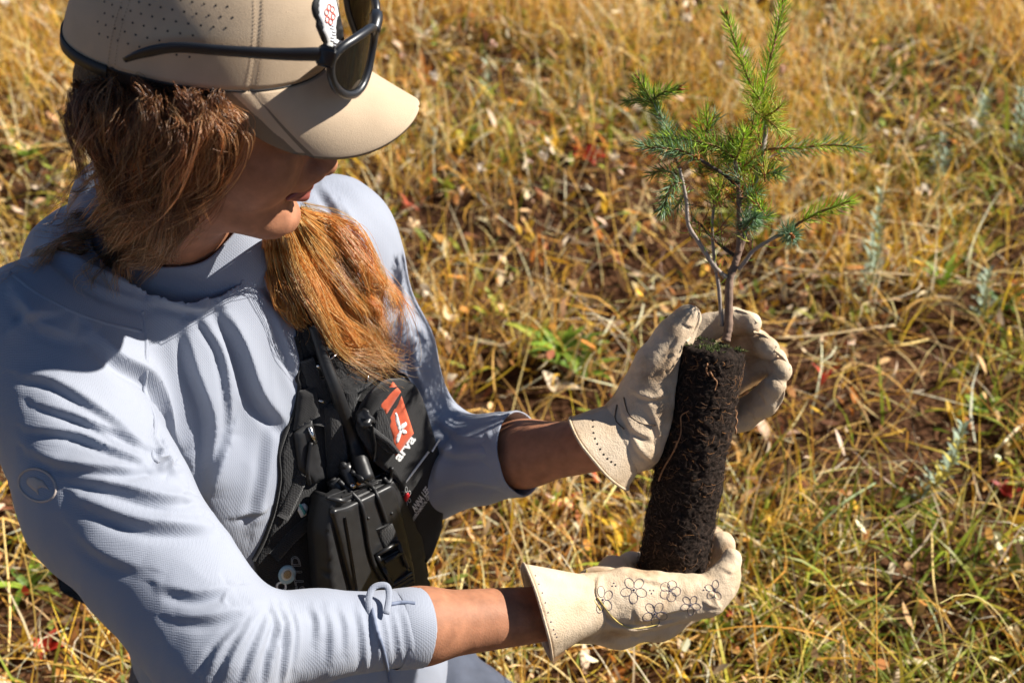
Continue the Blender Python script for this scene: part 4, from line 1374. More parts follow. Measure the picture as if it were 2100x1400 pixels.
    for pts in ([(1203, 1168), (1206, 1200), (1216, 1228), (1232, 1250)], [(1225, 1225), (1262, 1270), (1300, 1288), (1350, 1280)]):
        v, fc = strip(T, pts, 2.2, .0006, .0005); mesh_obj('seam', v, fc, yel, g2)
make_gloves()
# ------------------------------------------------------------------ the spruce seedling
def make_seedling():
    root = empty('seedling', PB, 'young potless conifer seedling with bare dark soil plug held between two gloves', 'seedling')
    # soil plug
    n, m = 150, 260
    L = np.linalg.norm(PT - PB)
    u = unit(np.cross(PAX, [0, 1, 0])); v = np.cross(PAX, u)
    ang = np.linspace(0, 2 * np.pi, n, endpoint=False); tt = np.linspace(0, 1, m)
    A, Tt = np.meshgrid(ang, tt)
    base = PB + PAX * L * Tt[..., None]
    dirs = np.cos(A)[..., None] * u + np.sin(A)[..., None] * v
    pts = (base + dirs * PR).reshape(-1, 3)
    dsp = (fbm(pts, 60, 3, 2) - .5) * .005 + (fbm(pts, 260, 3, 3) - .5) * .0045 + np.abs(fbm(pts, 600, 2, 5) - .5) * .003
    edge = 1 - np.exp(-np.minimum(Tt, 1 - Tt).ravel() / .012) * .12
    R_ = (PR - .0015 + dsp) * edge
    side = base.reshape(-1, 3) + dirs.reshape(-1, 3) * R_[:, None]
    V = [side]; F = []
    for j in range(m - 1):
        i = np.arange(n); i2 = (i + 1) % n
        F.append(np.stack([j * n + i, j * n + i2, (j + 1) * n + i2, (j + 1) * n + i], 1))
    F = np.concatenate(F); off = len(side)
    for end, c, sg in ((0, PB, -1), (m - 1, PT, 1)):
        ring = side[end * n:(end + 1) * n]; rr = 12
        P_ = []
        for k in range(1, rr + 1):
            s = 1 - k / rr
            q = c + (ring - c) * s
            q = q + PAX * sg * ((fbm(q, 200, 3, 7) - .5) * .008 + .003 * (1 - s) ** .5)[:, None]
            P_.append(q)
        V.append(np.concatenate(P_))
        prev = np.arange(end * n, (end + 1) * n)
        for k in range(rr):
            cur = off + k * n + np.arange(n)
            q = np.stack([prev, np.roll(prev, -1), np.roll(cur, -1), cur], 1)
            F = np.concatenate([F, q if sg > 0 else q[:, ::-1]]); prev = cur
        off += rr * n
    soil, nt, b = new_mat('potting soil')
    tc = N_(nt, 'ShaderNodeTexCoord')
    n1 = N_(nt, 'ShaderNodeTexNoise'); n1.inputs['Scale'].default_value = 330; n1.inputs['Detail'].default_value = 8; n1.inputs['Roughness'].default_value = .8
    nt.links.new(tc.outputs['Object'], n1.inputs['Vector'])
    r1 = ramp(nt, n1.outputs[0], [(.36, (.007, .005, .004)), (.52, (.024, .016, .012)), (.66, (.068, .043, .031)), (.8, (.22, .10, .045))])
    nt.links.new(r1.outputs[0], b.inputs['Base Color']); b.inputs['Roughness'].default_value = .95; b.inputs['Specular IOR Level'].default_value = .15
    bp = N_(nt, 'ShaderNodeBump'); bp.inputs['Strength'].default_value = 1; bp.inputs['Distance'].default_value = .002
    nt.links.new(n1.outputs[0], bp.inputs['Height']); nt.links.new(bp.outputs[0], b.inputs['Normal'])
    plug = mesh_obj('root_plug', np.concatenate(V), F, soil, root)
    g = np.random.default_rng(21)
    def on(a, t, o=0.0): 
        q = PB + PAX * L * t + (math.cos(a) * u + math.sin(a) * v) * (PR + o); return q
    # fine root hairs
    sp = Soup(); cols = [(.09, .055, .038), (.20, .10, .045), (.05, .033, .025), (.34, .15, .045)]
    for k in range(1900):
        a = g.uniform(0, 2 * np.pi); t = g.uniform(.01, .985); ln = g.uniform(.003, .010); th = g.normal(.0, 1.0)
        pts = []; 
        for q in np.linspace(0, 1, 4):
            th += g.normal(0, .5)
            pts.append(on(a, t, .0006 + .0012 * math.sin(q * 3.14) * g.random())); a += math.cos(th) * ln / 3 / PR; t += math.sin(th) * ln / 3 / L; t = min(max(t, .0), 1)
        vv, ff = tube(pts, g.uniform(.00012, .00026), 3, cap=False); sp.add(vv, ff, cols[g.choice(4, p=[.42, .25, .25, .08])])
    sp.build('root_hairs', vcol_mat('root hairs', .7, 0), plug)['kind'] = 'stuff'
    # the long roots you can follow
    rm = simple('root bark', (.36, .17, .07), .6)
    PLT = bvh(side, F[(F < len(side)).all(1)])
    for pts in ([(1352, 985), (1368, 950), (1385, 920), (1396, 895), (1398, 865), (1400, 850), (1414, 842)], [(1456, 762), (1464, 775), (1470, 783), (1466, 800)], [(1450, 745), (1448, 760), (1453, 770)], [(1505, 890), (1508, 860), (1506, 835)], [(1384, 925), (1390, 906), (1382, 906)]):
        W3, N3 = cast_many([PLT], [tuple(p) for p in bez(pts, 22)])
        N3 = np.repeat(unit(N3.mean(0))[None], len(W3), 0)
        W3 = W3 + N3 * (.0015 + .001 * np.sin(np.arange(22) * .9))[:, None]
        vv, ff = tube(W3, np.linspace(.0009, .0005, 22), 6); mesh_obj('root', vv, ff, rm, plug)
    # moss on the top
    sp = Soup()
    for k in range(260):
        a = g.uniform(0, 2 * np.pi); rr = PR * math.sqrt(g.random()) * 1.0
        c = PT + (math.cos(a) * u + math.sin(a) * v) * rr + PAX * .002
        if fbm(np.array([c]), 60, 2, 9)[0] < .5: continue
        for q in range(3):
            d = unit(PAX + g.normal(0, .7, 3)); s = unit(np.cross(d, g.normal(0, 1, 3))) * .0009; l = g.uniform(.002, .005)
            sp.add([c - s, c + s, c + d * l], [(0, 1, 2)], (.055, .08, .02) if g.random() < .75 else (.16, .17, .05))
    sp.build('moss', vcol_mat('moss', .8, .2), plug)['kind'] = 'stuff'
    # wood
    def q6(x, y, d): return w(1200 + x / 1.944, y / 1.944, d)
    bark = simple('young bark', (.20, .125, .085), .75, .25, 120, .5, 500, .0008)
    pale = simple('pale twig bark', (.33, .265, .215), .7, .2, 150, .4, 500, .0006)
    brown = simple('brown shoot bark', (.28, .11, .035), .65, .2, 150, .3, 500, .0005)
    D = 1.435
    def wood(name, pts, r0, r1, mat, parent=root, bump=True):
        W3 = bez([q6(*p) for p in pts], 10 * len(pts)); r = np.linspace(r0, r1, len(W3)) * (1 + .05 * np.sin(np.arange(len(W3)) * 1.7) + .05 * np.sin(np.arange(len(W3)) * .63 + 1))
        vv, ff = tube(W3, r, 10); return mesh_obj(name, vv, ff, mat, parent), W3
    fresh = [(.17, .27, .02), (.24, .34, .03), (.31, .38, .05), (.12, .20, .02)]
    blue = [(.10, .17, .09), (.16, .24, .15), (.08, .14, .05), (.22, .29, .20)]
    deep = [(.08, .14, .025), (.13, .20, .03), (.06, .11, .03), (.18, .24, .05)]
    lime = [(.30, .33, .06), (.24, .29, .04), (.36, .36, .10), (.18, .24, .03)]
    nm = vcol_mat('needles', .38, .45, spec=.5)
    def needles(W3, parent, cols, dens=.0013, ln=(.013, .020), per=2, ang=(45, 75), t0=0, t1=1, old=.0, wdt=.00045):
        ln_ = np.linalg.norm(np.diff(W3, axis=0), axis=1); cum = np.r_[0, np.cumsum(ln_)]; tot = cum[-1]
        sp = Soup()
        s = tot * t0; k = 0
        while s < tot * t1:
            c = np.array([np.interp(s, cum, W3[:, i]) for i in range(3)])
            j = min(len(W3) - 2, np.searchsorted(cum, s)); T = unit(W3[j + 1] - W3[max(j - 1, 0)])
            for _ in range(per):
                k += 1; a = k * 2.399 + g.normal(0, .25)
                u_ = unit(np.cross(T, [.3, .2, .9])); v_ = np.cross(T, u_)
                R_ = math.cos(a) * u_ + math.sin(a) * v_
                fr = s / tot
                th = R(g.uniform(ang[0] - 12, ang[1])) * (1 - .55 * max(0, fr - .85) / .15)
                d0 = math.cos(th) * T + math.sin(th) * R_
                l = g.uniform(*ln) * (1 - .35 * fr ** 3)
                bend = T * .18 + np.array([0, 0, .06]) + g.normal(0, .05, 3)
                p0 = c; p1 = c + d0 * l * .5; p2 = c + (d0 * 1.0 + bend) * l
                sd = unit(np.cross(d0, g.normal(0, 1, 3))); wq = wdt * g.uniform(.8, 1.2)
                up_ = np.cross(sd, d0)
                col = np.array(cols[g.integers(len(cols))]) * g.uniform(1.5, 2.7)
                if g.random() < old: col = np.array((.50, .22, .04)) * g.uniform(.7, 1.2)
                Vn = []
                for pp, ww in ((p0, .7), (p1, 1.0), (p2, .12)):
                    for q in range(3): Vn.append(pp + wq * ww * (math.cos(q * 2.094) * sd + math.sin(q * 2.094) * up_))
                Fn = [(a_ * 3 + q, a_ * 3 + (q + 1) % 3, a_ * 3 + 3 + (q + 1) % 3, a_ * 3 + 3 + q) for a_ in (0, 1) for q in range(3)]
                sp.add(Vn, Fn, np.clip(col, 0, 1))
            s += dens * g.uniform(.7, 1.3)
        if sp.n: sp.build('needles', nm, parent)['kind'] = 'stuff'
    def bud(W3, parent, k=6, col=(.30, .10, .02)):
        c = W3[-1]; T = unit(W3[-1] - W3[-3]); sp = Soup()
        for i in range(k):
            d = unit(T + g.normal(0, .5, 3)); vv, ff = tube([c, c + d * .0035, c + d * .007], [.0016, .0019, .0003], 6); sp.add(vv, ff, col)
        sp.build('buds', vcol_mat('bud scales', .6, 0), parent)
    st, W3 = wood('stem', [(560, 1360, D), (572, 1290, D), (575, 1130, D), (594, 1060, D), (615, 1000, D), (640, 915, D - .002)], .0047, .0032, bark)
    b, W3 = wood('branch', [(640, 920, D), (652, 840, D + .006), (672, 745, D + .01), (700, 625, D + .01), (718, 530, D + .01), (712, 450, D + .01)], .0036, .0026, pale); needles(W3, b, fresh, .003, per=1, t0=.35, old=.25)
    bud(W3[:32], b, 12); 
    b, W3 = wood('branch', [(705, 470, D + .01), (690, 400, D + .006), (645, 300, D - .002), (602, 180, D - .01), (562, 62, D - .02)], .0019, .0011, brown); needles(W3, b, fresh, .0010, (.014, .021), 2, (40, 65)); bud(W3, b, 4)
    b, W3 = wood('branch', [(712, 450, D + .01), (708, 380, D + .014), (732, 262, D + .014), (768, 120, D + .018), (796, -40, D + .02), (815, -150, D + .02)], .0020, .0011, brown); needles(W3, b, fresh, .0010, (.014, .021), 2, (40, 62))
    # lime whorl under the leaders
    for dx, dy, dd in ((-60, -60, -.02), (70, -50, -.02), (60, 50, -.01), (-20, -90, .0), (100, 60, .02), (40, -110, .01)):
        b, W3 = wood('branch', [(712, 470, D + .006), (712 + dx * .6, 470 + dy * .5, D + dd * .6), (712 + dx, 470 + dy, D + dd)], .0012, .0008, brown); needles(W3, b, lime, .0010, (.012, .018), 2, (40, 80))
    bud(W3[:12], b, 14, (.36, .12, .02))
    # middle stem
    b, W3 = wood('branch', [(612, 1005, D - .004), (614, 900, D - .012), (612, 760, D - .016), (603, 690, D - .018), (598, 640, D - .018)], .0030, .0019, bark); needles(W3, b, fresh, .004, (.015, .026), 1, (55, 85), .35, 1, .4)
    b, W3 = wood('branch', [(600, 735, D - .018), (560, 700, D - .025), (510, 668, D - .03), (450, 632, D - .035)], .0020, .0016, simple('dark twig', (.06, .035, .025), .8)); bud(W3, b, 12, (.34, .13, .02)); needles(W3, b, deep, .006, (.012, .018), 1)
    b, W3 = wood('branch', [(600, 640, D - .018), (560, 602, D - .02), (500, 576, D - .024), (400, 556, D - .03), (285, 548, D - .036)], .0015, .0009, brown); needles(W3, b, fresh + deep, .0009, (.014, .022), 2, (50, 80))
    b, W3 = wood('branch', [(450, 632, D - .035), (380, 600, D - .045), (300, 590, D - .05), (225, 580, D - .055)], .0014, .0009, brown); needles(W3, b, blue + deep, .0009, (.013, .020), 3, (45, 80))
    b, W3 = wood('branch', [(600, 640, D - .018), (620, 590, D - .03), (635, 530, D - .04)], .0013, .0009, brown); needles(W3, b, fresh + lime, .0010, (.013, .020), 3, (45, 85))
    b, W3 = wood('branch', [(598, 645, D - .018), (585, 600, D - .01), (610, 560, D)], .0012, .0008, brown); needles(W3, b, fresh, .0011, (.013, .020), 3, (45, 85), old=.1)
    # left stems
    b, W3 = wood('branch', [(562, 1105, D), (515, 1062, D - .01), (452, 965, D - .022), (412, 898, D - .03), (404, 810, D - .034), (392, 740, D - .036), (376, 670, D - .036)], .0026, .0016, pale); needles(W3, b, fresh, .010, (.012, .02), 1, t0=.1, t1=.5, old=.2)
    b2, W3 = wood('branch', [(376, 670, D - .036), (350, 600, D - .03), (330, 520, D - .025), (290, 445, D - .02)], .0016, .0010, brown); needles(W3, b2, blue, .0010, (.012, .018), 3, (45, 80), .15)
    b2, W3 = wood('branch', [(300, 460, D - .02), (265, 400, D - .02), (235, 355, D - .02), (212, 318, D - .02)], .0013, .0008, brown); needles(W3, b2, deep + fresh, .0009, (.012, .019), 3, (40, 75)); bud(W3, b2, 3)
    b2, W3 = wood('branch', [(270, 400, D - .02), (310, 370, D - .025), (370, 355, D - .03)], .0012, .0008, brown); needles(W3, b2, deep + fresh, .0009, (.012, .018), 3, (40, 75)); bud(W3, b2, 3)
    b2, W3 = wood('branch', [(262, 410, D - .02), (215, 395, D - .015), (165, 405, D - .01)], .0012, .0008, brown); needles(W3, b2, deep, .0010, (.011, .016), 3, (40, 75))
    b2, W3 = wood('branch', [(388, 730, D - .036), (350, 735, D - .045), (322, 790, D - .05), (305, 850, D - .052)], .0012, .0008, brown); needles(W3, b2, deep + blue, .0009, (.012, .019), 3, (40, 78))
    b2, W3 = wood('branch', [(398, 770, D - .036), (380, 800, D - .02), (355, 830, D - .012), (320, 850, D - .008)], .0012, .0008, brown); needles(W3, b2, blue + deep, .0011, (.012, .018), 2, (45, 80))
    b2, W3 = wood('branch', [(384, 700, D - .036), (352, 690, D - .028), (300, 680, D - .02), (262, 700, D - .014)], .0012, .0008, brown); needles(W3, b2, deep, .0011, (.012, .018), 2, (45, 80))
    b, W3 = wood('branch', [(545, 1300, D + .002), (532, 1140, D - .004), (515, 1040, D - .004), (507, 900, D + .004), (520, 800, D + .01), (552, 725, D + .014)], .0022, .0010, pale); needles(W3, b, fresh, .0035, (.012, .022), 1, (50, 85), .25, 1, .25)
    b, W3 = wood('branch', [(592, 1018, D), (555, 990, D + .002), (515, 955, D + .006), (470, 905, D + .01), (428, 872, D + .014)], .0019, .0012, simple('dark twig', (.07, .045, .03), .8)); needles(W3, b, fresh + deep, .0045, (.012, .022), 1, (45, 80), .0, 1, .2)
    # right side
    b, W3 = wood('branch', [(612, 1072, D), (640, 1040, D - .006), (670, 1000, D - .01), (740, 955, D - .018), (800, 925, D - .024)], .0023, .0017, pale); needles(W3, b, fresh, .011, (.015, .024), 1, (60, 95), .2, 1, .1)
    b2, W3 = wood('branch', [(800, 925, D - .024), (860, 885, D - .03), (930, 848, D - .036), (1000, 822, D - .042), (1058, 800, D - .046)], .0015, .0009, brown); needles(W3, b2, fresh, .0010, (.014, .021), 2, (50, 75), .25)
    b2, W3 = wood('branch', [(800, 925, D - .024), (820, 935, D - .045), (826, 938, D - .058)], .0014, .0010, brown); needles(W3, b2, blue, .0008, (.014, .019), 4, (55, 95)); bud(W3, b2, 4)
    b, W3 = wood('branch', [(706, 600, D + .01), (760, 592, D + .004), (850, 590, D), (940, 580, D - .004), (1020, 580, D - .008), (1110, 592, D - .012)], .0016, .0009, brown); needles(W3, b, fresh + blue, .0011, (.014, .021), 2, (50, 75), .12)
    b, W3 = wood('branch', [(640, 900, D), (655, 880, D - .02), (680, 868, D - .035)], .0015, .0010, bark); needles(W3, b, blue, .0008, (.015, .020), 4, (50, 95)); 
    b, W3 = wood('branch', [(640, 900, D), (690, 870, D - .01), (735, 858, D - .012)], .0014, .0009, bark); needles(W3, b, blue + fresh, .0009, (.013, .018), 3, (45, 85), .3)
    b, W3 = wood('branch', [(616, 800, D - .014), (650, 775, D - .02), (690, 770, D - .026)], .0013, .0009, bark); needles(W3, b, blue + deep, .0010, (.013, .018), 3, (45, 85), .2)
    b, W3 = wood('branch', [(690, 700, D + .01), (735, 690, D - .004), (780, 690, D - .014)], .0014, .0009, bark); needles(W3, b, fresh + blue, .0009, (.014, .020), 3, (45, 85), .2, old=.03)
    b, W3 = wood('branch', [(700, 640, D + .01), (740, 625, D + .016), (790, 600, D + .02)], .0013, .0009, bark); needles(W3, b, fresh, .0012, (.014, .022), 2, (45, 85), .1, old=.35)
    b, W3 = wood('branch', [(690, 690, D + .01), (650, 660, D + .02), (610, 655, D + .03)], .0013, .0009, bark); needles(W3, b, deep, .0014, (.012, .018), 2)
    # fine side twigs filling the crown
    for k in range(44):
        x0 = g.uniform(470, 730); y0 = g.uniform(520, 900); d_ = D + g.uniform(-.03, .03)
        a = g.uniform(-2.6, -.5) if g.random() < .75 else g.uniform(-3.1, 0); L_ = g.uniform(36, 85)
        p = [(x0, y0, d_), (x0 + L_ * .5 * math.cos(a), y0 + L_ * .5 * math.sin(a) + 4, d_ - .006), (x0 + L_ * math.cos(a), y0 + L_ * math.sin(a), d_ - .010)]
        b, W3 = wood('twig', p, .0010, .0006, brown)
        needles(W3, b, [fresh, fresh, deep, blue, lime][g.integers(5)], .0016, (.011, .020), 2, (30, 70), 0, 1, .12)
    for k in range(30):
        x0 = g.uniform(420, 660); y0 = g.uniform(720, 1010); d_ = D + g.uniform(-.025, .02)
        a = g.uniform(-3.0, -.2); L_ = g.uniform(30, 70)
        p = [(x0, y0, d_), (x0 + L_ * .5 * math.cos(a), y0 + L_ * .5 * math.sin(a) + 3, d_ - .004), (x0 + L_ * math.cos(a), y0 + L_ * math.sin(a), d_ - .006)]
        b, W3 = wood('twig', p, .0007, .0004, brown)
        needles(W3, b, [fresh, lime, fresh, blue][g.integers(4)], .0042, (.010, .018), 1, (25, 65), 0, 1, .18)
    return root
seedling = make_seedling()
# ------------------------------------------------------------------ chest harness with radio pouch
def fabric(name, col, sc=900, st=.5, rough=.8, sheen=.2):
    m, nt, b = new_mat(name)
    tc = N_(nt, 'ShaderNodeTexCoord')
    a = N_(nt, 'ShaderNodeTexVoronoi'); a.inputs['Scale'].default_value = sc; a.inputs['Randomness'].default_value = .3
    n = N_(nt, 'ShaderNodeTexNoise'); n.inputs['Scale'].default_value = 30; n.inputs['Detail'].default_value = 5
    nt.links.new(tc.outputs['Object'], a.inputs['Vector']); nt.links.new(tc.outputs['Object'], n.inputs['Vector'])
    c = np.array(col); r = ramp(nt, n.outputs[0], [(.3, tuple(c * .65)), (.7, tuple(c * 1.45))])
    nt.links.new(r.outputs[0], b.inputs['Base Color']); b.inputs['Roughness'].default_value = rough; b.inputs['Sheen Weight'].default_value = sheen; b.inputs['Specular IOR Level'].default_value = .35
    bp = N_(nt, 'ShaderNodeBump'); bp.inputs['Strength'].default_value = st; bp.inputs['Distance'].default_value = .001
    nt.links.new(a.outputs['Distance'], bp.inputs['Height']); nt.links.new(bp.outputs[0], b.inputs['Normal'])
    return m
NYL = fabric('black nylon', (.011, .0105, .011))
NYLD = fabric('black mesh fabric', (.008, .008, .009), 500, .8)
WEB = fabric('black webbing', (.019, .0185, .019), 700, .9)
GLOS = simple('black vinyl', (.018, .018, .019), .5, .25, 60, .3, 120, .001, spec=.4)
PLAS = simple('black plastic', (.018, .018, .019), .35, .2, 90, .1, 300, .0003, spec=.5)
STEEL = simple('steel bar', (.65, .64, .62), .22, .1, 50, metal=1.0)
ORNG = fabric('orange red patch cloth', (.72, .13, .055), 1200, .2, .65, .1)
WHT = simple('white print', (.80, .80, .78), .5, .04, 80, 0)
T_ALL = [TORSO_T]
HN = empty('chest_harness', tuple(CHEST + FWD * .12), 'black chest harness with orange patch and name label over the pale blue shirt', 'harness')
def add(name, vf, mat, parent=None, trees=True, smooth=True):
    o = mesh_obj(name, vf[0], vf[1], mat, parent or HN, smooth)
    if trees: T_ALL.append(bvh(vf[0], vf[1]))
    return o
def text_on(name, txt, p0, p1, size, mat, parent, trees=None, shear=0.0, thick=.0001, lift=.0002, bold=0.0, stretch=None, outline=False, mirror=1):
    """Lettering printed on a surface, baseline from photo point p0 to p1, letter height in px."""
    cu = bpy.data.curves.new('t', 'FONT'); cu.body = txt; cu.offset = bold; cu.shear = shear; cu.resolution_u = 3
    to = bpy.data.objects.new('t', cu); COL.objects.link(to)
    dg = bpy.context.evaluated_depsgraph_get()
    me = bpy.data.meshes.new_from_object(to.evaluated_get(dg))
    v = np.array([tuple(q.co) for q in me.vertices])[:, :2]; polys = [tuple(p.vertices) for p in me.polygons]
    bpy.data.objects.remove(to); bpy.data.curves.remove(cu); bpy.data.meshes.remove(me)
    p0 = np.array(p0, float); p1 = np.array(p1, float); d = p1 - p0; L = np.linalg.norm(d); d /= L
    up = np.array([d[1], -d[0]]) * mirror
    if isinstance(size, tuple): upv = np.array(size[1], float); upv /= np.linalg.norm(upv); sz = size[0]
    else: upv = up; sz = size
    h = v[:, 1].max() - min(0, v[:, 1].min() * 0); wd = v[:, 0].max() - v[:, 0].min()
    pts = p0 + (v[:, :1] - v[:, 0].min()) / wd * L * d + v[:, 1:2] / h * sz * upv
    W3, N3 = cast_many(trees or T_ALL, pts.tolist())
    Nm = unit(N3.mean(0))
    n = len(W3)
    if outline:
        sp = Soup()
        from collections import Counter
        C = Counter()
        for f in polys:
            for i in range(len(f)): C[(f[i], f[(i + 1) % len(f)])] += 1
        for (a, b) in C:
            if (b, a) not in C:
                vv_, ff = tube([W3[a] + Nm * lift, W3[b] + Nm * lift], .00032, 4); sp.add(vv_, ff)
        return sp.build(name, mat, parent)
    V = np.concatenate([W3 + Nm * (lift + thick), W3 + Nm * (lift - .0002)]); F = []
    # orientation test
    for f in polys:
        a, b, c = V[f[0]], V[f[1]], V[f[2]]
        if np.cross(b - a, c - a) @ Nm < 0: f = f[::-1]
        F.append(f); F.append(tuple(i + n for i in f[::-1]))
    E = {}
    for f in F[::2]:
        for i in range(len(f)): E[(f[i], f[(i + 1) % len(f)])] = 1
    for (a, b) in E:
        if (b, a) not in E: F.append((b, a, a + n, b + n))
    return mesh_obj(name, V, F, mat, parent, smooth=False)

base = [(598, 640), (640, 660), (700, 690), (790, 725), (815, 765), (850, 850), (885, 930), (890, 1000), (880, 1080), (868, 1128), (850, 1170), (856, 1250), (560, 1275), (535, 1215), (518, 1150), (545, 1095), (562, 1040), (571, 980), (569, 930), (583, 885), (603, 840), (613, 790), (606, 770), (615, 735), (604, 690)]
add('vest_panel', slab(T_ALL, base, .006, .002, 15, smooth=12, rnd=10, flatten=.25), NYLD)
add('vest_edge_binding', strip(T_ALL, [(606, 690), (616, 735), (607, 772), (614, 792), (603, 842), (583, 888), (569, 932), (572, 980), (561, 1042), (545, 1097), (522, 1148)], 9, .003, 0, bulge=.5), NYL)
# shoulder strap and webbing
add('shoulder_strap', strip(T_ALL, [(560, 560), (600, 620), (640, 690), (665, 745), (700, 800)], [44, 50, 54, 50, 44], .004, .001), WEB)
add('webbing', strip(T_ALL, [(650, 680), (690, 735), (735, 790)], 46, .003, .002), WEB)
add('webbing', strip(T_ALL, [(690, 800), (735, 775), (762, 745)], 40, .003, .004), WEB)
add('webbing', strip(T_ALL, [(625, 735), (640, 780), (655, 830), (650, 870)], 30, .003, .002), WEB)
add('webbing', strip(T_ALL, [(668, 770), (690, 860), (706, 940), (712, 1000)], 34, .004, .002), WEB)
add('webbing', strip(T_ALL, [(560, 1140), (600, 1095), (640, 1060)], 24, .002, .002), WEB)
add('webbing', strip(T_ALL, [(578, 1060), (605, 1000), (628, 950)], 24, .002, .002), WEB)
add('flap', slab(T_ALL, [(612, 800), (646, 792), (656, 850), (600, 882)], .004, .002, 8, smooth=3, rnd=3, flatten=.8, edge=.15), NYL)
add('flap', slab(T_ALL, [(600, 886), (636, 858), (662, 978), (640, 992), (608, 958)], .004, .002, 8, smooth=3, rnd=4, flatten=.8, edge=.15), GLOS)
add('flap', slab(T_ALL, [(662, 832), (690, 815), (708, 925), (714, 992), (668, 990)], .005, .003, 8, smooth=3, rnd=4, flatten=.8, edge=.15), WEB)
add('flap', slab(T_ALL, [(700, 800), (728, 792), (726, 850), (712, 900), (700, 870)], .004, .003, 8, smooth=3, rnd=4, flatten=.8, edge=.15), NYLD)
# upper pouch and right-hand panel with the patch
add('pouch', slab(T_ALL, [(716, 870), (722, 830), (745, 795), (778, 770), (824, 768), (842, 800), (864, 870), (888, 945), (893, 985), (882, 1075), (864, 1125), (846, 1145), (815, 1040), (790, 970), (750, 935)], .014, .011, 10, smooth=12, rnd=14, flatten=1.0, edge=.2, slope=(.30, 0)), NYL)
PO = [T_ALL[-1]]
add('zip_binding', strip(T_ALL, [(722, 878), (724, 836), (744, 800), (780, 772), (826, 767), (846, 802)], 5, .0016, 0, bulge=.5), GLOS)
add('pouch_pocket', slab(PO, [(762, 870), (768, 845), (782, 832), (792, 858), (811, 930), (790, 925), (768, 900)], .004, .0005, 7, smooth=3, rnd=6, flatten=.8), NYLD)
pa = add('patch', slab(PO, [(806, 783), (822, 803), (791, 851), (773, 829)], .0008, .0002, 8, smooth=2, flatten=.8), ORNG); pa['label'] = 'orange red patch, upper piece'
pb = add('patch', slab(PO, [(823, 811), (848, 888), (813, 934), (811, 932), (792, 858)], .0008, .0002, 8, smooth=2, flatten=.8), ORNG); pb['label'] = 'orange red patch carrying a white emblem'
TP = [T_ALL[-1], T_ALL[-2]]
em = Soup()
def blob(poly, mat_s=em):
    v, f = slab(TP, poly, .0002, .0002, 3, smooth=1); em.add(v, f)
for poly in ([(809, 846), (813, 845), (817, 856), (820, 868), (822, 880), (818, 884), (813, 872), (810, 858)], [(820, 874), (825, 867), (832, 864), (835, 869), (832, 875), (825, 880), (821, 882)],
             [(821, 879), (828, 880), (834, 883), (834, 889), (828, 890), (822, 886)], [(819, 880), (824, 885), (821, 896), (817, 907), (812, 909), (811, 902), (814, 890)]):
    blob(round_poly(poly, 3, 3))
em.build('emblem', WHT, pb)
text_on('lettering', 'arva', (819, 947), (853, 900), (13, (-9, -8)), WHT, HN, trees=PO, bold=.03)
add('tag_line', strip(PO, [(878, 925), (850, 962), (819, 1004), (817, 1014), (826, 1052), (834, 1084)], 3.0, .0006, .0012), WHT, trees=False)
add('tag_line', strip(PO, [(901, 900), (893, 912), (885, 925)], 2.4, .0006, .0010), WHT, trees=False)
text_on('lettering', 'ANNA LEE', (851, 1050), (881, 1006), (13, (-7, -9)), WHT, HN, trees=PO, bold=.02)
text_on('lettering', 'ALTA ENVIRONMENTAL CENTER', (838, 1083), (890, 1008), (6.5, (-5, -5)), WHT, HN, trees=PO, bold=.015)
fl = Soup()
REDP = simple('red print', (.65, .02, .03), .5, .05)
for k in range(6):
    a = k * math.pi / 3 + .5
    pts = [(833 + (8 * math.cos(q) * .0 + math.cos(a) * (13 - 5 * math.cos(q)) * .55 - math.sin(a) * 4 * math.sin(q) * .6), 1018 + math.sin(a) * (13 - 5 * math.cos(q)) * 1.15 + math.cos(a) * 4 * math.sin(q)) for q in np.linspace(0, 2 * math.pi, 11)]
    W3, N3 = cast_many(PO, pts); v, f = tube(W3 + N3 * .0003, .00028, 4, cap=False); fl.add(v, f)
fl.build('snowflake_emblem', WHT, HN)
add('emblem_centre', slab(PO, [(837, 1009), (840, 1016), (834, 1028), (828, 1028), (827, 1020), (832, 1012)], .0005, .0004, 3), REDP, trees=False)
# pull tab on the pouch
add('pull_tab', strip(T_ALL, [(748, 862), (770, 885), (795, 905), (812, 925)], [9, 12, 11, 10], .003, .002, bulge=.3), WEB)
add('buckle', slab(T_ALL, [(738, 845), (756, 838), (764, 860), (752, 876), (738, 866)], .006, .002, 6, rnd=4), PLAS)
add('pull_cord', strip(T_ALL, [(760, 870), (766, 905), (770, 940)], 7, .003, .002, bulge=.5), PLAS)
# metal details
for a, b, r in (((667, 741), (689, 724), .0012), ((699, 724), (703, 733), .0011), ((751, 768), (752, 781), .0012), ((634, 874), (645, 908), .0022), ((648, 748), (656, 754), .0018), ((641, 692), (648, 704), .0014), ((652, 818), (664, 824), .0014)):
    W3, N3 = cast_many(T_ALL, [a, b]); v, f = tube(W3 + N3 * .0022, r, 8); add('metal_bar', (v, f), STEEL, trees=False)
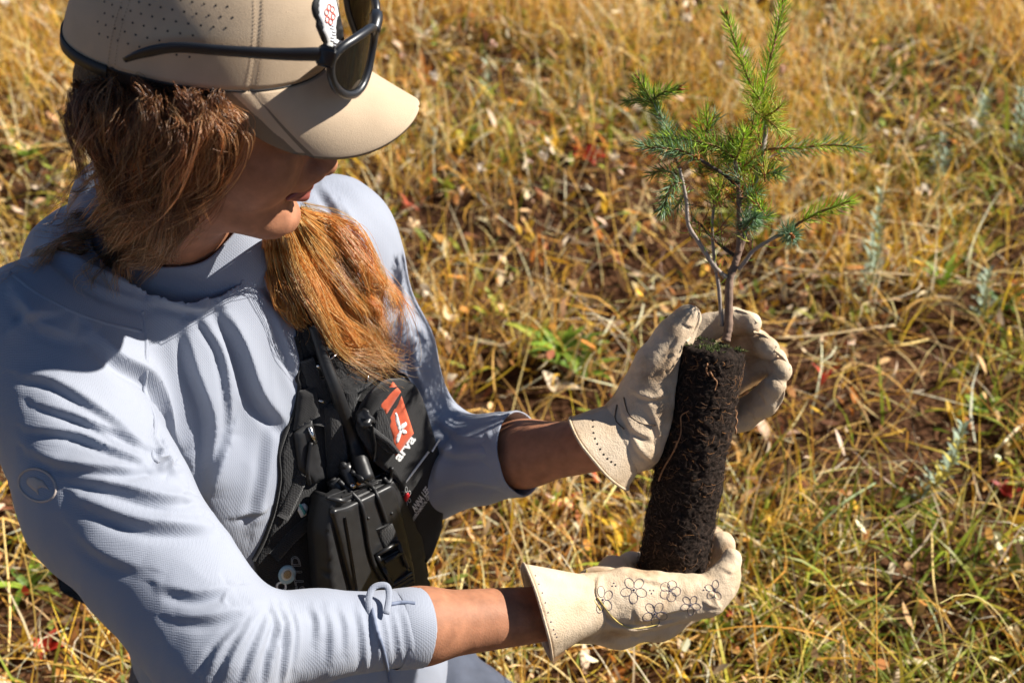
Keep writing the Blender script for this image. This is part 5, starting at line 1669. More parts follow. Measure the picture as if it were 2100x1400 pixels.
# patches on the left panel
add('sticker', slab(T_ALL, [(610, 1046), (613, 1034), (624, 1031), (631, 1038), (628, 1054), (617, 1060)], .0012, .0008, 4), WHT, trees=True)['label'] = 'small white hexagonal sticker'
add('sticker_stripe', slab(T_ALL, [(613, 1036), (617, 1033), (628, 1050), (624, 1056)], .0005, .0004, 3), simple('teal print', (.10, .38, .36), .5), trees=False)
def disc(cx, cy, r, asp=.9, n=20, rot=0): return [(cx + r * asp * math.cos(q) * math.cos(rot) - r * math.sin(q) * math.sin(rot), cy + r * asp * math.cos(q) * math.sin(rot) + r * math.sin(q) * math.cos(rot)) for q in np.linspace(0, 2 * math.pi, n, endpoint=False)]
add('round_badge', slab(T_ALL, disc(588, 1177, 20, .85, rot=.5), .0015, .0008, 4), simple('pale blue print', (.42, .60, .66), .5))['label'] = 'round pale blue badge'
add('badge_ring', slab(T_ALL, disc(588, 1177, 13, .85, rot=.5), .0005, .0004, 3), simple('white badge ring', (.72, .72, .66), .5))
add('badge_centre', slab(T_ALL, disc(589, 1177, 9, .85, rot=.5), .0005, .0003, 3), simple('tan badge print', (.40, .28, .14), .5, .5, 900))
text_on('lettering', 'OIO', (585, 1243), (588, 1192), (22, (-1, -.05)), WHT, HN, bold=.02, mirror=1)
text_on('lettering', 'LSTTD', (628, 1228), (613, 1140), (18, (-1, .0)), simple('grey print', (.42, .42, .42), .5), HN, outline=True)
# strap end sticking out behind the back
c0, c1 = w(118, 1178, 1.62), w(260, 1250, 1.66)
v, f = box((c0 + c1) / 2, (c1 - c0) / 2, vv(.25, -.9, .2) * .021, vv(0, .2, 1) * .003, .1); add('back_strap', (v, f), WEB, trees=False)
_hull = [w(*p, d) for p, d in (((98, 1155), 1.44), ((112, 1207), 1.44), ((190, 1228), 1.49), ((150, 1182), 1.47))]

# ---- the radio in its pouch
RD = empty('radio', tuple(w(745, 1100, 1.4)), 'black two-way radio with stub knobs and thick antenna in the harness pouch', 'radio')
add('body', slab(T_ALL, [(640, 1002), (668, 1012), (790, 962), (812, 985), (836, 1110), (858, 1235), (845, 1262), (650, 1268), (636, 1180), (628, 1080)], .028, .002, 12, smooth=12, flatten=1.0, rnd=10, edge=.08, slope=(.25, 0)), GLOS, RD)
TR = list(T_ALL)
add('front_shell', slab(T_ALL, [(672, 1042), (700, 1036), (796, 990), (806, 1000), (842, 1160), (850, 1240), (728, 1250), (700, 1150)], .006, .001, 10, smooth=8, flatten=.9, rnd=10, edge=.4), PLAS, RD)
add('shell_ridge', strip(T_ALL, [(706, 1060), (718, 1130), (732, 1215)], 5, .002, 0, bulge=.5), PLAS, RD)
def post(p, q, d0, r0, r1, name, mat, k=16, parent=RD):
    a = w(*p, d0); b = w(*q, d0 - .004)
    n = 5; v, f = tube([a + (b - a) * t for t in np.linspace(0, 1, n)], np.linspace(r0, r1, n), k); return add(name, (v, f), mat, parent)
dR = float(px_of(cast_many(T_ALL, [(740, 1010)])[0][0])[2])
add('top_plate', slab(T_ALL, [(668, 1022), (690, 1000), (780, 962), (798, 968), (800, 984), (700, 1032)], .006, .001, 8, smooth=2, rnd=5), PLAS, RD)
for p, q in (((672, 1020), (762, 986)), ((706, 1010), (792, 968)), ((700, 1020), (780, 986))):
    add('top_ridge', strip(T_ALL, [p, q], 4, .0016, 0, bulge=.5), PLAS, RD, trees=False)
post((697, 1020), (684, 980), dR - .004, .0085, .0080, 'knob', PLAS)
post((724, 998), (706, 950), dR - .004, .0080, .0072, 'knob', PLAS)
for x, y in ((682, 984), (704, 954)):
    W3, N3 = cast_many(T_ALL, [(x, y)]); v, f = tube([W3[0], W3[0] + N3[0] * .0015], .004, 10); add('knob_cap', (v, f), GLOS, RD, trees=False)
v, f = slab(T_ALL, [(730, 990), (742, 983), (746, 989), (735, 997)], .002, .001, 3); add('orange_light', (v, f), simple('orange indicator', (.85, .30, .04), .4), RD, trees=False)
W3, N3 = cast_many(T_ALL, [(723, 995)]); v, f = tube([W3[0], W3[0] + N3[0] * .003], .003, 8); add('metal_bar', (v, f), STEEL, RD, trees=False)
_ap = [(752, 985), (722, 900), (692, 810), (664, 735), (640, 665)]
_ad = [float(px_of(q)[2]) for q in cast_many(T_ALL, _ap)[0]]
an = bez([w(*p, d - o) for p, d, o in zip(_ap, [dR, _ad[1], _ad[2], _ad[3], _ad[4]], (.012, .010, .010, .010, .006))], 40)
rr = np.interp(np.linspace(0, 1, 40), [0, .12, .16, .5, 1], [.0085, .0085, .0074, .0068, .0052])
for i in (5, 7): rr[i] *= 1.12
v, f = tube(an, rr, 14); add('antenna', (v, f), simple('rubber antenna', (.014, .014, .015), .45, .2, 60, spec=.4), RD)
# elastic cords over the pouch
CRD = simple('black cord', (.010, .010, .011), .5)
def cord(pts, r, lift, parent=HN, name='elastic_cord', mat=CRD):
    ln = bez(pts, 30); W3, N3 = cast_many(T_ALL, ln.tolist())
    d = px_of(W3)[2]; 
    for _ in range(4): d[1:-1] = np.minimum((d[:-2] + 2 * d[1:-1] + d[2:]) / 4, d[1:-1] + .002)
    W3 = np.array([P(ln[i][0], ln[i][1], d[i]) for i in range(30)]); N3 = np.repeat(unit(N3.mean(0))[None], 30, 0)
    v, f = tube(W3 + N3 * lift, r, 8); return add(name, (v, f), mat, parent, trees=False)
cord([(692, 985), (718, 1010), (738, 1034), (748, 1080), (754, 1120), (766, 1160), (788, 1196)], .0023, .002)
cord([(718, 965), (745, 985), (765, 1003), (780, 1040), (790, 1070)], .0023, .002)
cord([(770, 950), (780, 975), (795, 990), (800, 960)], .0022, .003)
cord([(635, 905), (628, 960), (632, 990)], .0022, .003)
cord([(816, 1125), (832, 1150), (838, 1165)], .0022, .002)
# ladder-lock buckle on webbing
add('webbing', strip(T_ALL, [(783, 1078), (795, 1108), (806, 1135)], 38, .003, .001), WEB)
def frame(poly_out, poly_in, thick, mat, name, parent):
    pts = densify(poly_out + [poly_out[0]], 6, False)
    for i in range(len(poly_out)):
        a, b = poly_out[i], poly_out[(i + 1) % len(poly_out)]
        yield a, b
BK = add('buckle', slab(T_ALL, [(775, 1145), (815, 1122), (838, 1172), (800, 1196)], .004, .001, 6, rnd=4, flatten=.6), PLAS)
for a, b in (((768, 1136), (812, 1110)), ((812, 1110), (832, 1160)), ((768, 1136), (780, 1160)), ((780, 1160), (800, 1196)), ((786, 1150), (822, 1128)), ((800, 1196), (840, 1172))):
    W3, N3 = cast_many(T_ALL, bez([a, b], 6).tolist()); Nm = unit(N3.mean(0)); v, f = tube(W3[[0, -1]] + Nm * .003, .0024, 8); add('buckle_bar', (v, f), PLAS, BK, trees=False)
for k in range(6):
    a, b = (782 + k * 3.5, 1094 + k * 7), (808 + k * 3.5, 1082 + k * 7)
for k in range(4):
    add('webbing_rib', strip(T_ALL, [(806 + k * 4, 1204 + k * 8), (846 + k * 2, 1180 + k * 8)], 3, .0012, 0), WEB, trees=False)
cord([(784, 1165), (796, 1195), (802, 1215)], .0016, .003)
for x, y in ((755, 1062), (803, 1052)):
    W3, N3 = cast_many(T_ALL, [(x, y)]); v, f = tube([W3[0], W3[0] + N3[0] * .0012], .0016, 8); add('rivet', (v, f), PLAS, RD, trees=False)
# ------------------------------------------------------------------ hair
def hair_mat(name):
    m, nt, b = new_mat(name)
    a = N_(nt, 'ShaderNodeAttribute'); a.attribute_name = 'Col'
    nt.links.new(a.outputs['Color'], b.inputs['Base Color'])
    b.inputs['Roughness'].default_value = .38; b.inputs['Specular IOR Level'].default_value = .6
    t = N_(nt, 'ShaderNodeBsdfTranslucent'); nt.links.new(a.outputs['Color'], t.inputs[0])
    mx = N_(nt, 'ShaderNodeMixShader'); mx.inputs[0].default_value = .35
    nt.links.new(b.outputs[0], mx.inputs[1]); nt.links.new(t.outputs[0], mx.inputs[2]); nt.links.new(mx.outputs[0], nt.nodes['Material Output'].inputs['Surface'])
    return m
HAIRM = hair_mat('hair strands')
def tubes_batch(C, r, k=3):
    """C (n,m,3) centre lines, r (n,m) radii -> V,F"""
    n, m, _ = C.shape
    T = np.gradient(C, axis=1); T /= np.linalg.norm(T, axis=2, keepdims=True) + 1e-12
    a = np.array([.31, -.62, .72]); U = np.cross(T, a); U /= np.linalg.norm(U, axis=2, keepdims=True) + 1e-9; W_ = np.cross(T, U)
    q = np.arange(k) * 2 * np.pi / k
    V = C[:, :, None] + r[:, :, None, None] * (np.cos(q)[None, None, :, None] * U[:, :, None] + np.sin(q)[None, None, :, None] * W_[:, :, None])
    idx = np.arange(n * m * k).reshape(n, m, k)
    F = np.stack([idx[:, :-1], np.roll(idx, -1, 2)[:, :-1], np.roll(idx, -1, 2)[:, 1:], idx[:, 1:]], -1).reshape(-1, 4)
    return V.reshape(-1, 3), F
def guide3(trees, pts, lift, m=26):
    """pts photo points; lift list of heights over the surfaces (m)."""
    ln = bez(pts, m); W3, N3 = cast_many(trees, ln.tolist())
    d = px_of(W3)[2]
    lf = np.interp(np.linspace(0, 1, m), np.linspace(0, 1, len(lift)), lift)
    for _ in range(12): d[1:-1] = (d[:-2] + 2 * d[1:-1] + d[2:]) / 4
    d0 = px_of(W3)[2]; d = np.minimum(d, d0 + .006) - lf
    return np.array([P(ln[i][0], ln[i][1], d[i]) for i in range(m)])
def strands(guides, n, spread, r, cols, p, seed, curl=(.002, 3), frizz=.0012, clump=.6, nclump=30, tipout=0.0, m=26, interp=True):
    g = np.random.default_rng(seed); G = np.array(guides); k = len(G)
    t = np.linspace(0, 1, m)
    # clump centre lines
    cw = []
    for _ in range(nclump):
        if interp and k > 1:
            i = g.integers(k - 1); f = g.random(); c = G[i] * (1 - f) + G[i + 1] * f
        else: c = G[g.integers(k)].copy()
        o = g.normal(0, 1, 3) * spread
        ph = g.uniform(0, 6.28, 3); am = curl[0] * g.uniform(.5, 1.6); fr = curl[1] * g.uniform(.7, 1.4)
        wv = np.stack([np.sin(2 * np.pi * fr * t + ph[0]), np.sin(2 * np.pi * fr * t + ph[1]), np.sin(2 * np.pi * fr * t + ph[2])], 1) * (am * (.3 + t))[:, None]
        cw.append(c + o * (.22 + .78 * np.minimum(1, t * 4))[:, None] + wv * np.minimum(1, .1 + 4 * t)[:, None])
    cw = np.array(cw); cf = np.exp(g.normal(0, .42, nclump))
    ci = g.integers(0, nclump, n)
    C = cw[ci]
    off = g.normal(0, 1, (n, 3)) * spread * (1 - clump)
    prof = np.minimum(1, .25 + 3.5 * t) * (1.1 - .4 * t + tipout * np.maximum(0, t - .6) ** 2 * 6)
    C = C + off[:, None] * prof[None, :, None]
    ph = g.uniform(0, 6.28, (n, 3)); fr = curl[1] * g.uniform(.7, 1.7, n)
    C = C + np.sin(2 * np.pi * fr[:, None, None] * t[None, :, None] + ph[:, None]) * (frizz * (.3 + t))[None, :, None] * g.uniform(.3, 1.6, n)[:, None, None]
    # random length: resample along t
    L = 1 - .55 * g.random(n) ** 2.2; idx = L[:, None] * (m - 1) * t[None]
    i0 = np.clip(idx.astype(int), 0, m - 2); fq = (idx - i0)[..., None]
    C = np.take_along_axis(C, i0[..., None], 1) * (1 - fq) + np.take_along_axis(C, i0[..., None] + 1, 1) * fq
    rr = r * g.uniform(.7, 1.25, n)[:, None] * (1 - .7 * t ** 3)[None]
    V, F = tubes_batch(C, rr)
    cc = np.array(cols)[g.choice(len(cols), n, p=np.array(p) / sum(p))] * g.uniform(.8, 1.25, (n, 1)) * cf[ci][:, None]
    return V, F, np.repeat(cc / np.maximum(1, cc.max(1, keepdims=True) / .88), m * 3, 0)
def make_hair():
    E = lambda c, r: s_ell(hl(*c), np.array(r), HAX)
    f = s_union([E((-.024, 0, .028), (.078, .072, .066)), (E((-.012, 0, .048), (.1015, .082, .030)), .015), (E((-.030, -.010, -.018), (.056, .066, .048)), .03), (E((-.060, .0, -.006), (.044, .052, .052)), .03), (E((-.044, .0, -.055), (.036, .048, .045)), .03), (E((.012, -.050, .034), (.034, .028, .026)), .02)], .02)
    V, F = nets(f, .0028)
    loc = (V - HO) @ HM     # head-local
    keep = (loc[:, 2] < .066) & ~((loc[:, 0] > .035) & (loc[:, 2] > .03) & (np.abs(loc[:, 1]) < .09))
    V, F = cut(V, F, keep)
    HT = bvh(V + normals(V, F) * .005, F)
    V = V + normals(V, F) * ((fbm(V, 60, 3, 2) - .5) * .004 - .0045)[:, None]
    hm = simple('dark hair mass', (.035, .014, .006), .6, .5, 120, .8, 420, .003)
    ha = mesh_obj('hair', V, F, hm, person)
    pb_ = person.data; bt = BVHTree.FromPolygons([tuple(v.co) for v in pb_.vertices], [tuple(p.vertices) for p in pb_.polygons])
    TT = [HT, bt, SH_T]
    BR = [(.19, .068, .025), (.30, .120, .045), (.46, .22, .095), (.09, .032, .012), (.70, .40, .20)]  # brown hair; the paler tones put sunlit highlights into strand colour
    parts = []
    # wavy side hair
    up_ = lambda p, dx=0: [(p[0][0] + dx, p[0][1] - 6), (p[0][0] + dx, p[0][1] + 14)] + [(q[0] + dx, q[1]) for q in p[1:]]
    ul_ = lambda l: [-.010, l[0]] + list(l[1:])
    gA = [guide3(TT, up_(p), ul_(l)) for p, l in (
        ([(160, 190), (160, 240), (190, 290), (215, 330)], [.002, .010, .010, .008]),
        ([(200, 198), (200, 260), (230, 330), (270, 400)], [.002, .012, .012, .010]),
        ([(245, 203), (250, 280), (260, 350), (300, 430)], [.002, .012, .014, .010]),
        ([(295, 206), (310, 280), (310, 360), (320, 440)], [.002, .012, .014, .008]),
        ([(350, 208), (375, 280), (350, 360), (320, 440)], [.002, .012, .013, .008]),
        ([(400, 210), (425, 270), (400, 350), (340, 430)], [.002, .010, .012, .008]),
        ([(445, 212), (468, 260), (450, 330), (380, 410), (300, 460)], [.002, .006, .009, .010, .010]))]
    parts.append(strands(gA, 5200, .0082, .00022, BR, (4, 4, 2.4, 3, 1.4), 1, curl=(.0075, 1.1), frizz=.0010, clump=.62, nclump=90, tipout=1.2))
    gF = [guide3(TT, up_(p, -14), ul_(l)) for p, l in (
        ([(452, 212), (474, 250), (462, 320), (420, 375), (330, 420), (240, 470)], [.003, .016, .022, .026, .026, .02]),
        ([(462, 213), (482, 262), (470, 330), (430, 390), (350, 440), (280, 500)], [.003, .014, .020, .026, .026, .02]))]
    parts.append(strands(gF, 420, .0035, .00028, [(.85, .55, .30), (.62, .34, .16), (.36, .17, .07)], (4, 3, 1.5), 2, curl=(.003, 2.2), frizz=.0012, nclump=16))  # pale tan paints the sunlit look into this lock's colour
    for k, (p, l, n, c_) in enumerate((
        ([(462, 214), (486, 262), (474, 322), (428, 372), (352, 405), (262, 432), (200, 470)], [.003, .006, .012, .017, .02, .022, .018], 150, 0),
        ([(440, 214), (462, 270), (440, 340), (396, 396), (322, 446), (262, 486)], [.004, .010, .016, .018, .018, .016], 130, 0),
        ([(400, 212), (430, 262), (392, 310), (402, 360), (350, 412), (330, 452)], [.006, .014, .016, .018, .016, .012], 120, 1),
        ([(350, 210), (372, 252), (334, 300), (360, 346), (318, 398), (300, 440)], [.006, .016, .017, .018, .018, .014], 120, 1),
        ([(300, 206), (322, 250), (282, 296), (300, 346), (270, 392), (240, 430)], [.006, .016, .017, .018, .018, .016], 110, 1),
        ([(250, 205), (262, 246), (232, 286), (252, 330), (232, 372), (205, 400)], [.005, .014, .016, .016, .017, .018], 90, 1),
        ([(420, 212), (452, 250), (424, 292), (446, 340), (402, 388), (372, 424)], [.006, .012, .014, .016, .016, .012], 110, 0),
        ([(205, 200), (205, 240), (186, 276), (202, 312), (180, 344)], [.004, .012, .014, .014, .014], 70, 1),
        ([(380, 300), (330, 350), (300, 400), (230, 440), (150, 470), (100, 500)], [.02, .022, .022, .024, .022, .018], 70, 0))):
        pc = [(.88, .56, .29), (.60, .31, .13), (.34, .15, .06)] if c_ == 0 else [(.46, .21, .085), (.30, .12, .045), (.66, .38, .18)]  # the paler set has sunlit highlights put into the hair colour
        l = [q + .012 * (i > 0) for i, q in enumerate(l)]
        p = [(p[0][0] * (1 - i / (len(p) - 1)) * .6 + p[-1][0] * (i / (len(p) - 1)) * .6 + q[0] * .4, q[1]) if 0 < k < 7 else q for i, q in enumerate(p)]
        if k < 8: p, l = up_(p, -12 if k < 2 or k == 6 else 0), ul_(l)
        parts.append(strands([guide3(TT, p, l)], n, .0080, .00026, pc, (3, 3, 2), 60 + k, curl=(.0055, 1.3), frizz=.0010, clump=.6, nclump=14, interp=False, tipout=.9))
    # locks over the shoulder
    gB = [guide3(TT, p, l) for p, l in (
        ([(330, 400), (270, 440), (200, 480), (120, 505)], [.010, .014, .016, .012]),
        ([(330, 420), (280, 450), (240, 500), (180, 530)], [.010, .014, .016, .012]),
        ([(340, 420), (310, 470), (280, 510), (250, 540)], [.010, .014, .016, .012]),
        ([(360, 420), (340, 470), (300, 520), (290, 550)], [.008, .012, .014, .010]))]
    parts.append(strands(gB, 1300, .010, .00028, [(.74, .45, .22), (.56, .31, .14), (.86, .60, .34), (.30, .14, .06)], (3, 3, 2, 1.5), 3, curl=(.0045, 1.5), frizz=.0012, clump=.6, nclump=30, tipout=.6))  # tan raised in colour to look lit within the head's shadow
    for k, (p, l, n) in enumerate((([(320, 430), (210, 500), (130, 505), (70, 520), (15, 560)], [.012, .02, .018, .012, .008], 120),
                       ([(330, 440), (285, 480), (262, 520), (235, 555), (226, 600)], [.012, .016, .014, .012, .012], 90),
                       ([(300, 430), (220, 470), (150, 490), (90, 530), (60, 545)], [.012, .02, .018, .012, .008], 80),
                       ([(300, 450), (230, 520), (180, 560), (175, 590)], [.01, .014, .01, .01], 40),
                       ([(230, 330), (170, 380), (120, 420), (100, 470)], [.012, .02, .02, .02], 26),
                       ([(260, 400), (190, 440), (140, 460), (130, 500)], [.012, .02, .02, .02], 40))):
        parts.append(strands([guide3(TT, p, l)], n, .0040, .00026, [(.84, .56, .30), (.66, .40, .19), (.40, .20, .09)], (3, 3, 1), 10 + k, curl=(.003, 1.6), frizz=.0016, nclump=5, interp=False, tipout=1))
    # flyaways round the head
    gq = np.random.default_rng(99)
    for k in range(34):
        x, y = gq.uniform(150, 470), gq.uniform(215, 420); a = gq.uniform(1.9, 3.6); L_ = gq.uniform(50, 130)
        x = max(x, 170 + (y - 215) * .35)
        p = [(x, y), (x + math.cos(a) * L_ * .4 + gq.normal(0, 8), y + math.sin(a) * L_ * .4 + gq.normal(0, 8)), (x + math.cos(a + .5) * L_, y + math.sin(a + .5) * L_)]
        parts.append(strands([guide3(TT, p, [.010, .026, .030])], 3, .002, .00018, [(.80, .50, .26), (.55, .30, .13)], (1, 1), 200 + k, curl=(.003, 1.6), frizz=.0012, nclump=2, interp=False, tipout=1))
    # loose tail over the chest
    TT2 = [SH_T, bt] + [SH_T]
    gC = [guide3(TT2, p, l) for p, l in (
        ([(548, 452), (556, 520), (590, 600), (640, 660), (700, 715), (745, 742)], [-.02, .008, .018, .022, .022, .018]),
        ([(575, 446), (600, 530), (640, 620), (690, 690), (740, 728), (792, 742)], [-.02, .014, .026, .030, .026, .018]),
        ([(600, 442), (640, 520), (690, 600), (730, 660), (765, 710), (800, 730)], [-.02, .018, .030, .030, .026, .018]),
        ([(615, 438), (680, 500), (735, 570), (765, 640), (770, 700)], [-.02, .018, .026, .028, .024]),
        ([(622, 432), (700, 480), (760, 545), (795, 615), (800, 680)], [-.02, .014, .020, .020, .016]))]
    GO = [(.90, .45, .11), (.90, .57, .20), (.76, .30, .06), (.90, .70, .36), (.40, .15, .035)]  # golden tones carry the tail's sunlit look in the colour itself
    parts.append(strands(gC, 2700, .0085, .00023, GO, (5, 4, 3, 1.8, 1.4), 4, curl=(.0068, 1.6), frizz=.0014, clump=.62, nclump=64, tipout=1.4))
    gD = [guide3(TT2, p, l) for p, l in (
        ([(560, 470), (565, 540), (600, 610), (640, 670)], [-.01, .006, .010, .012]),
        ([(540, 480), (555, 560), (575, 620), (600, 650)], [-.01, .006, .008, .008]))]
    parts.append(strands(gD, 300, .004, .00026, GO, (3, 1, 4, .5, 5), 5, curl=(.003, 1.5), frizz=.0012, nclump=12, tipout=.6))
    for k, (p, l, n) in enumerate((([(622, 415), (690, 435), (735, 480), (760, 530), (770, 600)], [.0, .03, .03, .03, .02], 8),
                       ([(625, 425), (700, 460), (770, 520), (800, 590), (790, 660)], [.0, .03, .03, .03, .02], 10),
                       ([(640, 610), (700, 690), (760, 745), (800, 742), (812, 720)], [.02, .03, .03, .03, .02], 40),
                       ([(560, 560), (590, 640), (620, 680), (625, 700)], [.008, .01, .01, .01], 12),
                       ([(700, 600), (760, 640), (790, 700), (780, 730)], [.02, .02, .02, .02], 26))):
        parts.append(strands([guide3(TT2, p, l)], n, .003, .00022, GO, (3, 3, 2, 3, 0), 30 + k, curl=(.003, 1.2), frizz=.0014, nclump=6, interp=False, tipout=1.2))
    V, F, C = jn(*parts)
    o = mesh_obj('hair_strands', V, F, HAIRM, ha, colors=C); o['kind'] = 'stuff'
make_hair()
# ------------------------------------------------------------------ single plants one can pick out in the meadow
def on_ground(px, py):
    r = ray(px, py); t = CAM_H / -r.z
    for _ in range(4):
        x, y = r.x * t, r.y * t
        t = (CAM_H - float(ground_h(np.array([x]), np.array([y]))[0])) / -r.z
    return np.array([r.x * t, r.y * t, CAM_H + r.z * t])
def leaf_shape(base, d, n, L, W, col, sp, seg=5, curl=.2, fold=.12, g=None):
    """Pointed leaf: base point, direction, face normal."""
    s = unit(np.cross(d, n)); V = []; F = []
    for i in range(seg + 1):
        t = i / seg; ww = W * .5 * math.sin(math.pi * min(.97, .06 + .94 * t) ** .75) ** .8
        c = base + d * L * t + n * curl * L * math.sin(t * 2.2) * .5 - n * curl * L * t * t * .6
        V += [c - s * ww + n * fold * ww, c, c + s * ww + n * fold * ww]
    for i in range(seg):
        a = i * 3; F += [(a, a + 1, a + 4, a + 3), (a + 1, a + 2, a + 5, a + 4)]
    sp.add(V, F, col)
leafm = vcol_mat('weed leaves', .5, .35)
sagem = vcol_mat('sage leaves', .7, .2)
stemm = simple('weed stem', (.40, .34, .12), .7)
GP = np.random.default_rng(77)
def sage(px, py, h, label, group='grey green sage sprigs in the meadow', tilt=(.1, 0), yellow=.15, n=44):
    b = on_ground(px, py); r = empty('sage_plant', b, label, 'plant', group)
    for q in range(2 if h > .1 else 1):
        top = b + np.array([tilt[0] * h + GP.normal(0, .01), tilt[1] * h + GP.normal(0, .015), h * (1 - .25 * q)])
        ln = bez([b - [0, 0, .01], b * .5 + top * .5 + GP.normal(0, .006, 3), top], 14)
        v, f = tube(ln, np.linspace(.0022, .0009, 14), 6); mesh_obj('stem', v, f, stemm, r)
        for k in range(n):
            t = .15 + .85 * (k / n); c = ln[int(t * 13)]
            a = k * 2.4; d = unit([math.cos(a), math.sin(a), .55 + .5 * t]); nn = unit(np.cross(d, [-math.sin(a), math.cos(a), 0])); 
            if nn[2] < 0: nn = -nn
            col = np.array((.34, .42, .31)) * GP.uniform(.75, 1.35) if GP.random() > yellow * (1.4 - t) else np.array((.62, .52, .10))
            sp = Soup(); leaf_shape(c, d, nn, GP.uniform(.020, .034) * (1.15 - .5 * t), GP.uniform(.0045, .0075), np.clip(col, 0, .9), sp, 4)
            sp.build('leaf', sagem, r)
sage(1868, 1040, .17, 'grey green sage sprig with yellow lower leaves right of the lower glove', tilt=(.28, .1), yellow=.5)
sage(1775, 620, .22, 'tall pale sage sprig right behind the seedling branches', tilt=(.05, .1), n=50)
sage(1915, 420, .16, 'pale sage sprig below the top right corner grasses', tilt=(.0, .1))
sage(2085, 330, .22, 'sage sprig cut by the right edge near the top', tilt=(.0, .1))
sage(1990, 300, .13, 'small sage sprig beside the taller one at the right edge', tilt=(.1, .1), n=30)
sage(2010, 660, .12, 'low sage sprig near the right edge at mid height', tilt=(-.1, .1), n=30)
sage(985, 210, .10, 'faint blurred sage sprig above the cap brim', tilt=(.1, .1), n=26)
def weed(px, py, label, cols, n=9, L=(.05, .09), W=(.014, .022), group='broad leaved green weeds', lean=.9, az0=0, cat='plant', name='leafy_weed'):
    b = on_ground(px, py); r = empty(name, b, label, cat, group)
    for k in range(n):
        a = az0 + k * 2.399 + GP.normal(0, .2); el = GP.uniform(.25, 1.1) * lean
        d = unit([math.cos(a), math.sin(a), el]); nn = unit(np.cross(np.cross(d, [0, 0, 1]), d))
        sp = Soup(); c = np.array(cols[GP.integers(len(cols))]) * GP.uniform(.8, 1.25)
        leaf_shape(b + [0, 0, .004], d, nn, GP.uniform(*L), GP.uniform(*W), np.clip(c, 0, .95), sp, 7, curl=.35, fold=.25); sp.build('leaf', leafm, r)
G1 = [(.20, .32, .03), (.30, .42, .05), (.14, .24, .03)]
weed(1148, 735, 'bright green leafy weed on bare soil left of the upper glove', G1, 13, (.06, .10))
weed(1190, 775, 'second green leafy weed just left of the thumb of the upper glove', G1, 7, (.05, .08))
weed(1105, 712, 'yellow green weed with few leaves beside the bare soil patch', [(.42, .45, .06), (.30, .36, .05)], 6, (.05, .08))
weed(2008, 850, 'small bright green leaf rosette near the right edge', G1, 6, (.035, .05), (.016, .024))
weed(1925, 600, 'green weed with upright leaves below the pale sage sprig', G1, 7, (.06, .09), (.010, .015), lean=1.5)
weed(2060, 640, 'dark green narrow leaved weed by the right edge', [(.10, .20, .03), (.16, .26, .04)], 6, (.06, .10), (.010, .015))
weed(1885, 1050, 'green leaves at the foot of the sage sprig', G1, 6, (.04, .07), (.008, .012))
weed(960, 300, 'green yellow weed right of the cap brim', [(.30, .42, .05), (.55, .48, .06)], 6, (.05, .07))
weed(1465, 1180 + 130, 'green weed below the lower glove', G1, 8, (.05, .09), (.008, .013), lean=1.4)
weed(90, 1110, 'green leafy weed left of the sleeve', G1, 7, (.05, .08))
weed(60, 1210, 'green weed beside the dangling strap at lower left', G1, 8, (.05, .09), (.008, .013))
weed(250, 310 + 160, 'yellow green weed behind the woman at left', [(.45, .44, .05), (.30, .36, .05)], 7, (.05, .08))
weed(60, 330, 'low green weed at the left edge behind the woman', [(.22, .34, .04)], 6, (.04, .07))
RD_ = [(.72, .045, .03), (.55, .03, .03), (.80, .12, .07)]
weed(1207, 330, 'cluster of bright red leaves between the cap and the seedling', RD_, 5, (.035, .05), (.016, .024), 'red autumn leaves', name='red_leaf_plant')
weed(1682, 800, 'single upright red leaf right of the upper glove fingers', RD_, 2, (.05, .065), (.013, .017), 'red autumn leaves', lean=3, name='red_leaf_plant')
weed(1158, 1045, 'dusty orange red leaves under the far forearm', [(.70, .16, .07), (.75, .30, .16)], 5, (.035, .05), (.014, .02), 'red autumn leaves', name='red_leaf_plant')
weed(92, 1340, 'red leaf cluster near the bottom left corner', RD_, 4, (.03, .04), (.014, .02), 'red autumn leaves', name='red_leaf_plant')
weed(2060, 1020, 'dark red leaves close to the right edge', [(.40, .04, .03)], 4, (.03, .04), (.012, .018), 'red autumn leaves', name='red_leaf_plant')
weed(1500, 145, 'tiny red leaf behind the top of the seedling', RD_, 2, (.025, .035), (.012, .016), 'red autumn leaves', name='red_leaf_plant')
weed(1575, 905, 'pinkish dry leaf right of the plug', [(.85, .55, .38)], 2, (.05, .06), (.016, .022), 'dry fallen leaves', name='dry_leaf', cat='leaf')
weed(1140, 805, 'pale curled dry leaf on the bare soil patch', [(.80, .66, .46)], 2, (.04, .06), (.02, .026), 'dry fallen leaves', name='dry_leaf', cat='leaf')
# long loose stalks lying or arching over the grass
def stalk(name, pts, r, col, label, group, head=None, cat='stalk'):
    W3 = bez([w(*p[:2], float(px_of(on_ground(p[0], p[1] + p[2] * 700))[2])) if False else on_ground(p[0], p[1]) * 1.0 + 0 for p in pts], 26)
    # lift the middle: heights above the ground, moved along the line of sight
    hs = np.interp(np.linspace(0, 1, 26), np.linspace(0, 1, len(pts)), [p[2] for p in pts])
    E_ = np.array(EYE)
    W3 = np.array([q + (E_ - q) * (h / CAM_H) for q, h in zip(W3, hs)])
    g0 = mesh_obj(name, *tube(W3, np.linspace(r, r * .55, 26), 6), simple(name + ' colour', col, .6, .15, 60), None)
    tag(g0, label, cat, group)
    if head:
        sp = Soup(); T = unit(W3[-1] - W3[-4])
        for k in range(head):
            c = W3[-1] - T * .055 * (k / head); d = unit(T + GP.normal(0, .28, 3)); v, f = tube([c, c + d * .005, c + d * .011], [.0006, .0016, .0003], 5); sp.add(v, f)
        sp.build('seed_head', simple('seed head straw', (.80, .62, .38), .7), g0)
ST = 'loose dry grass stalks'
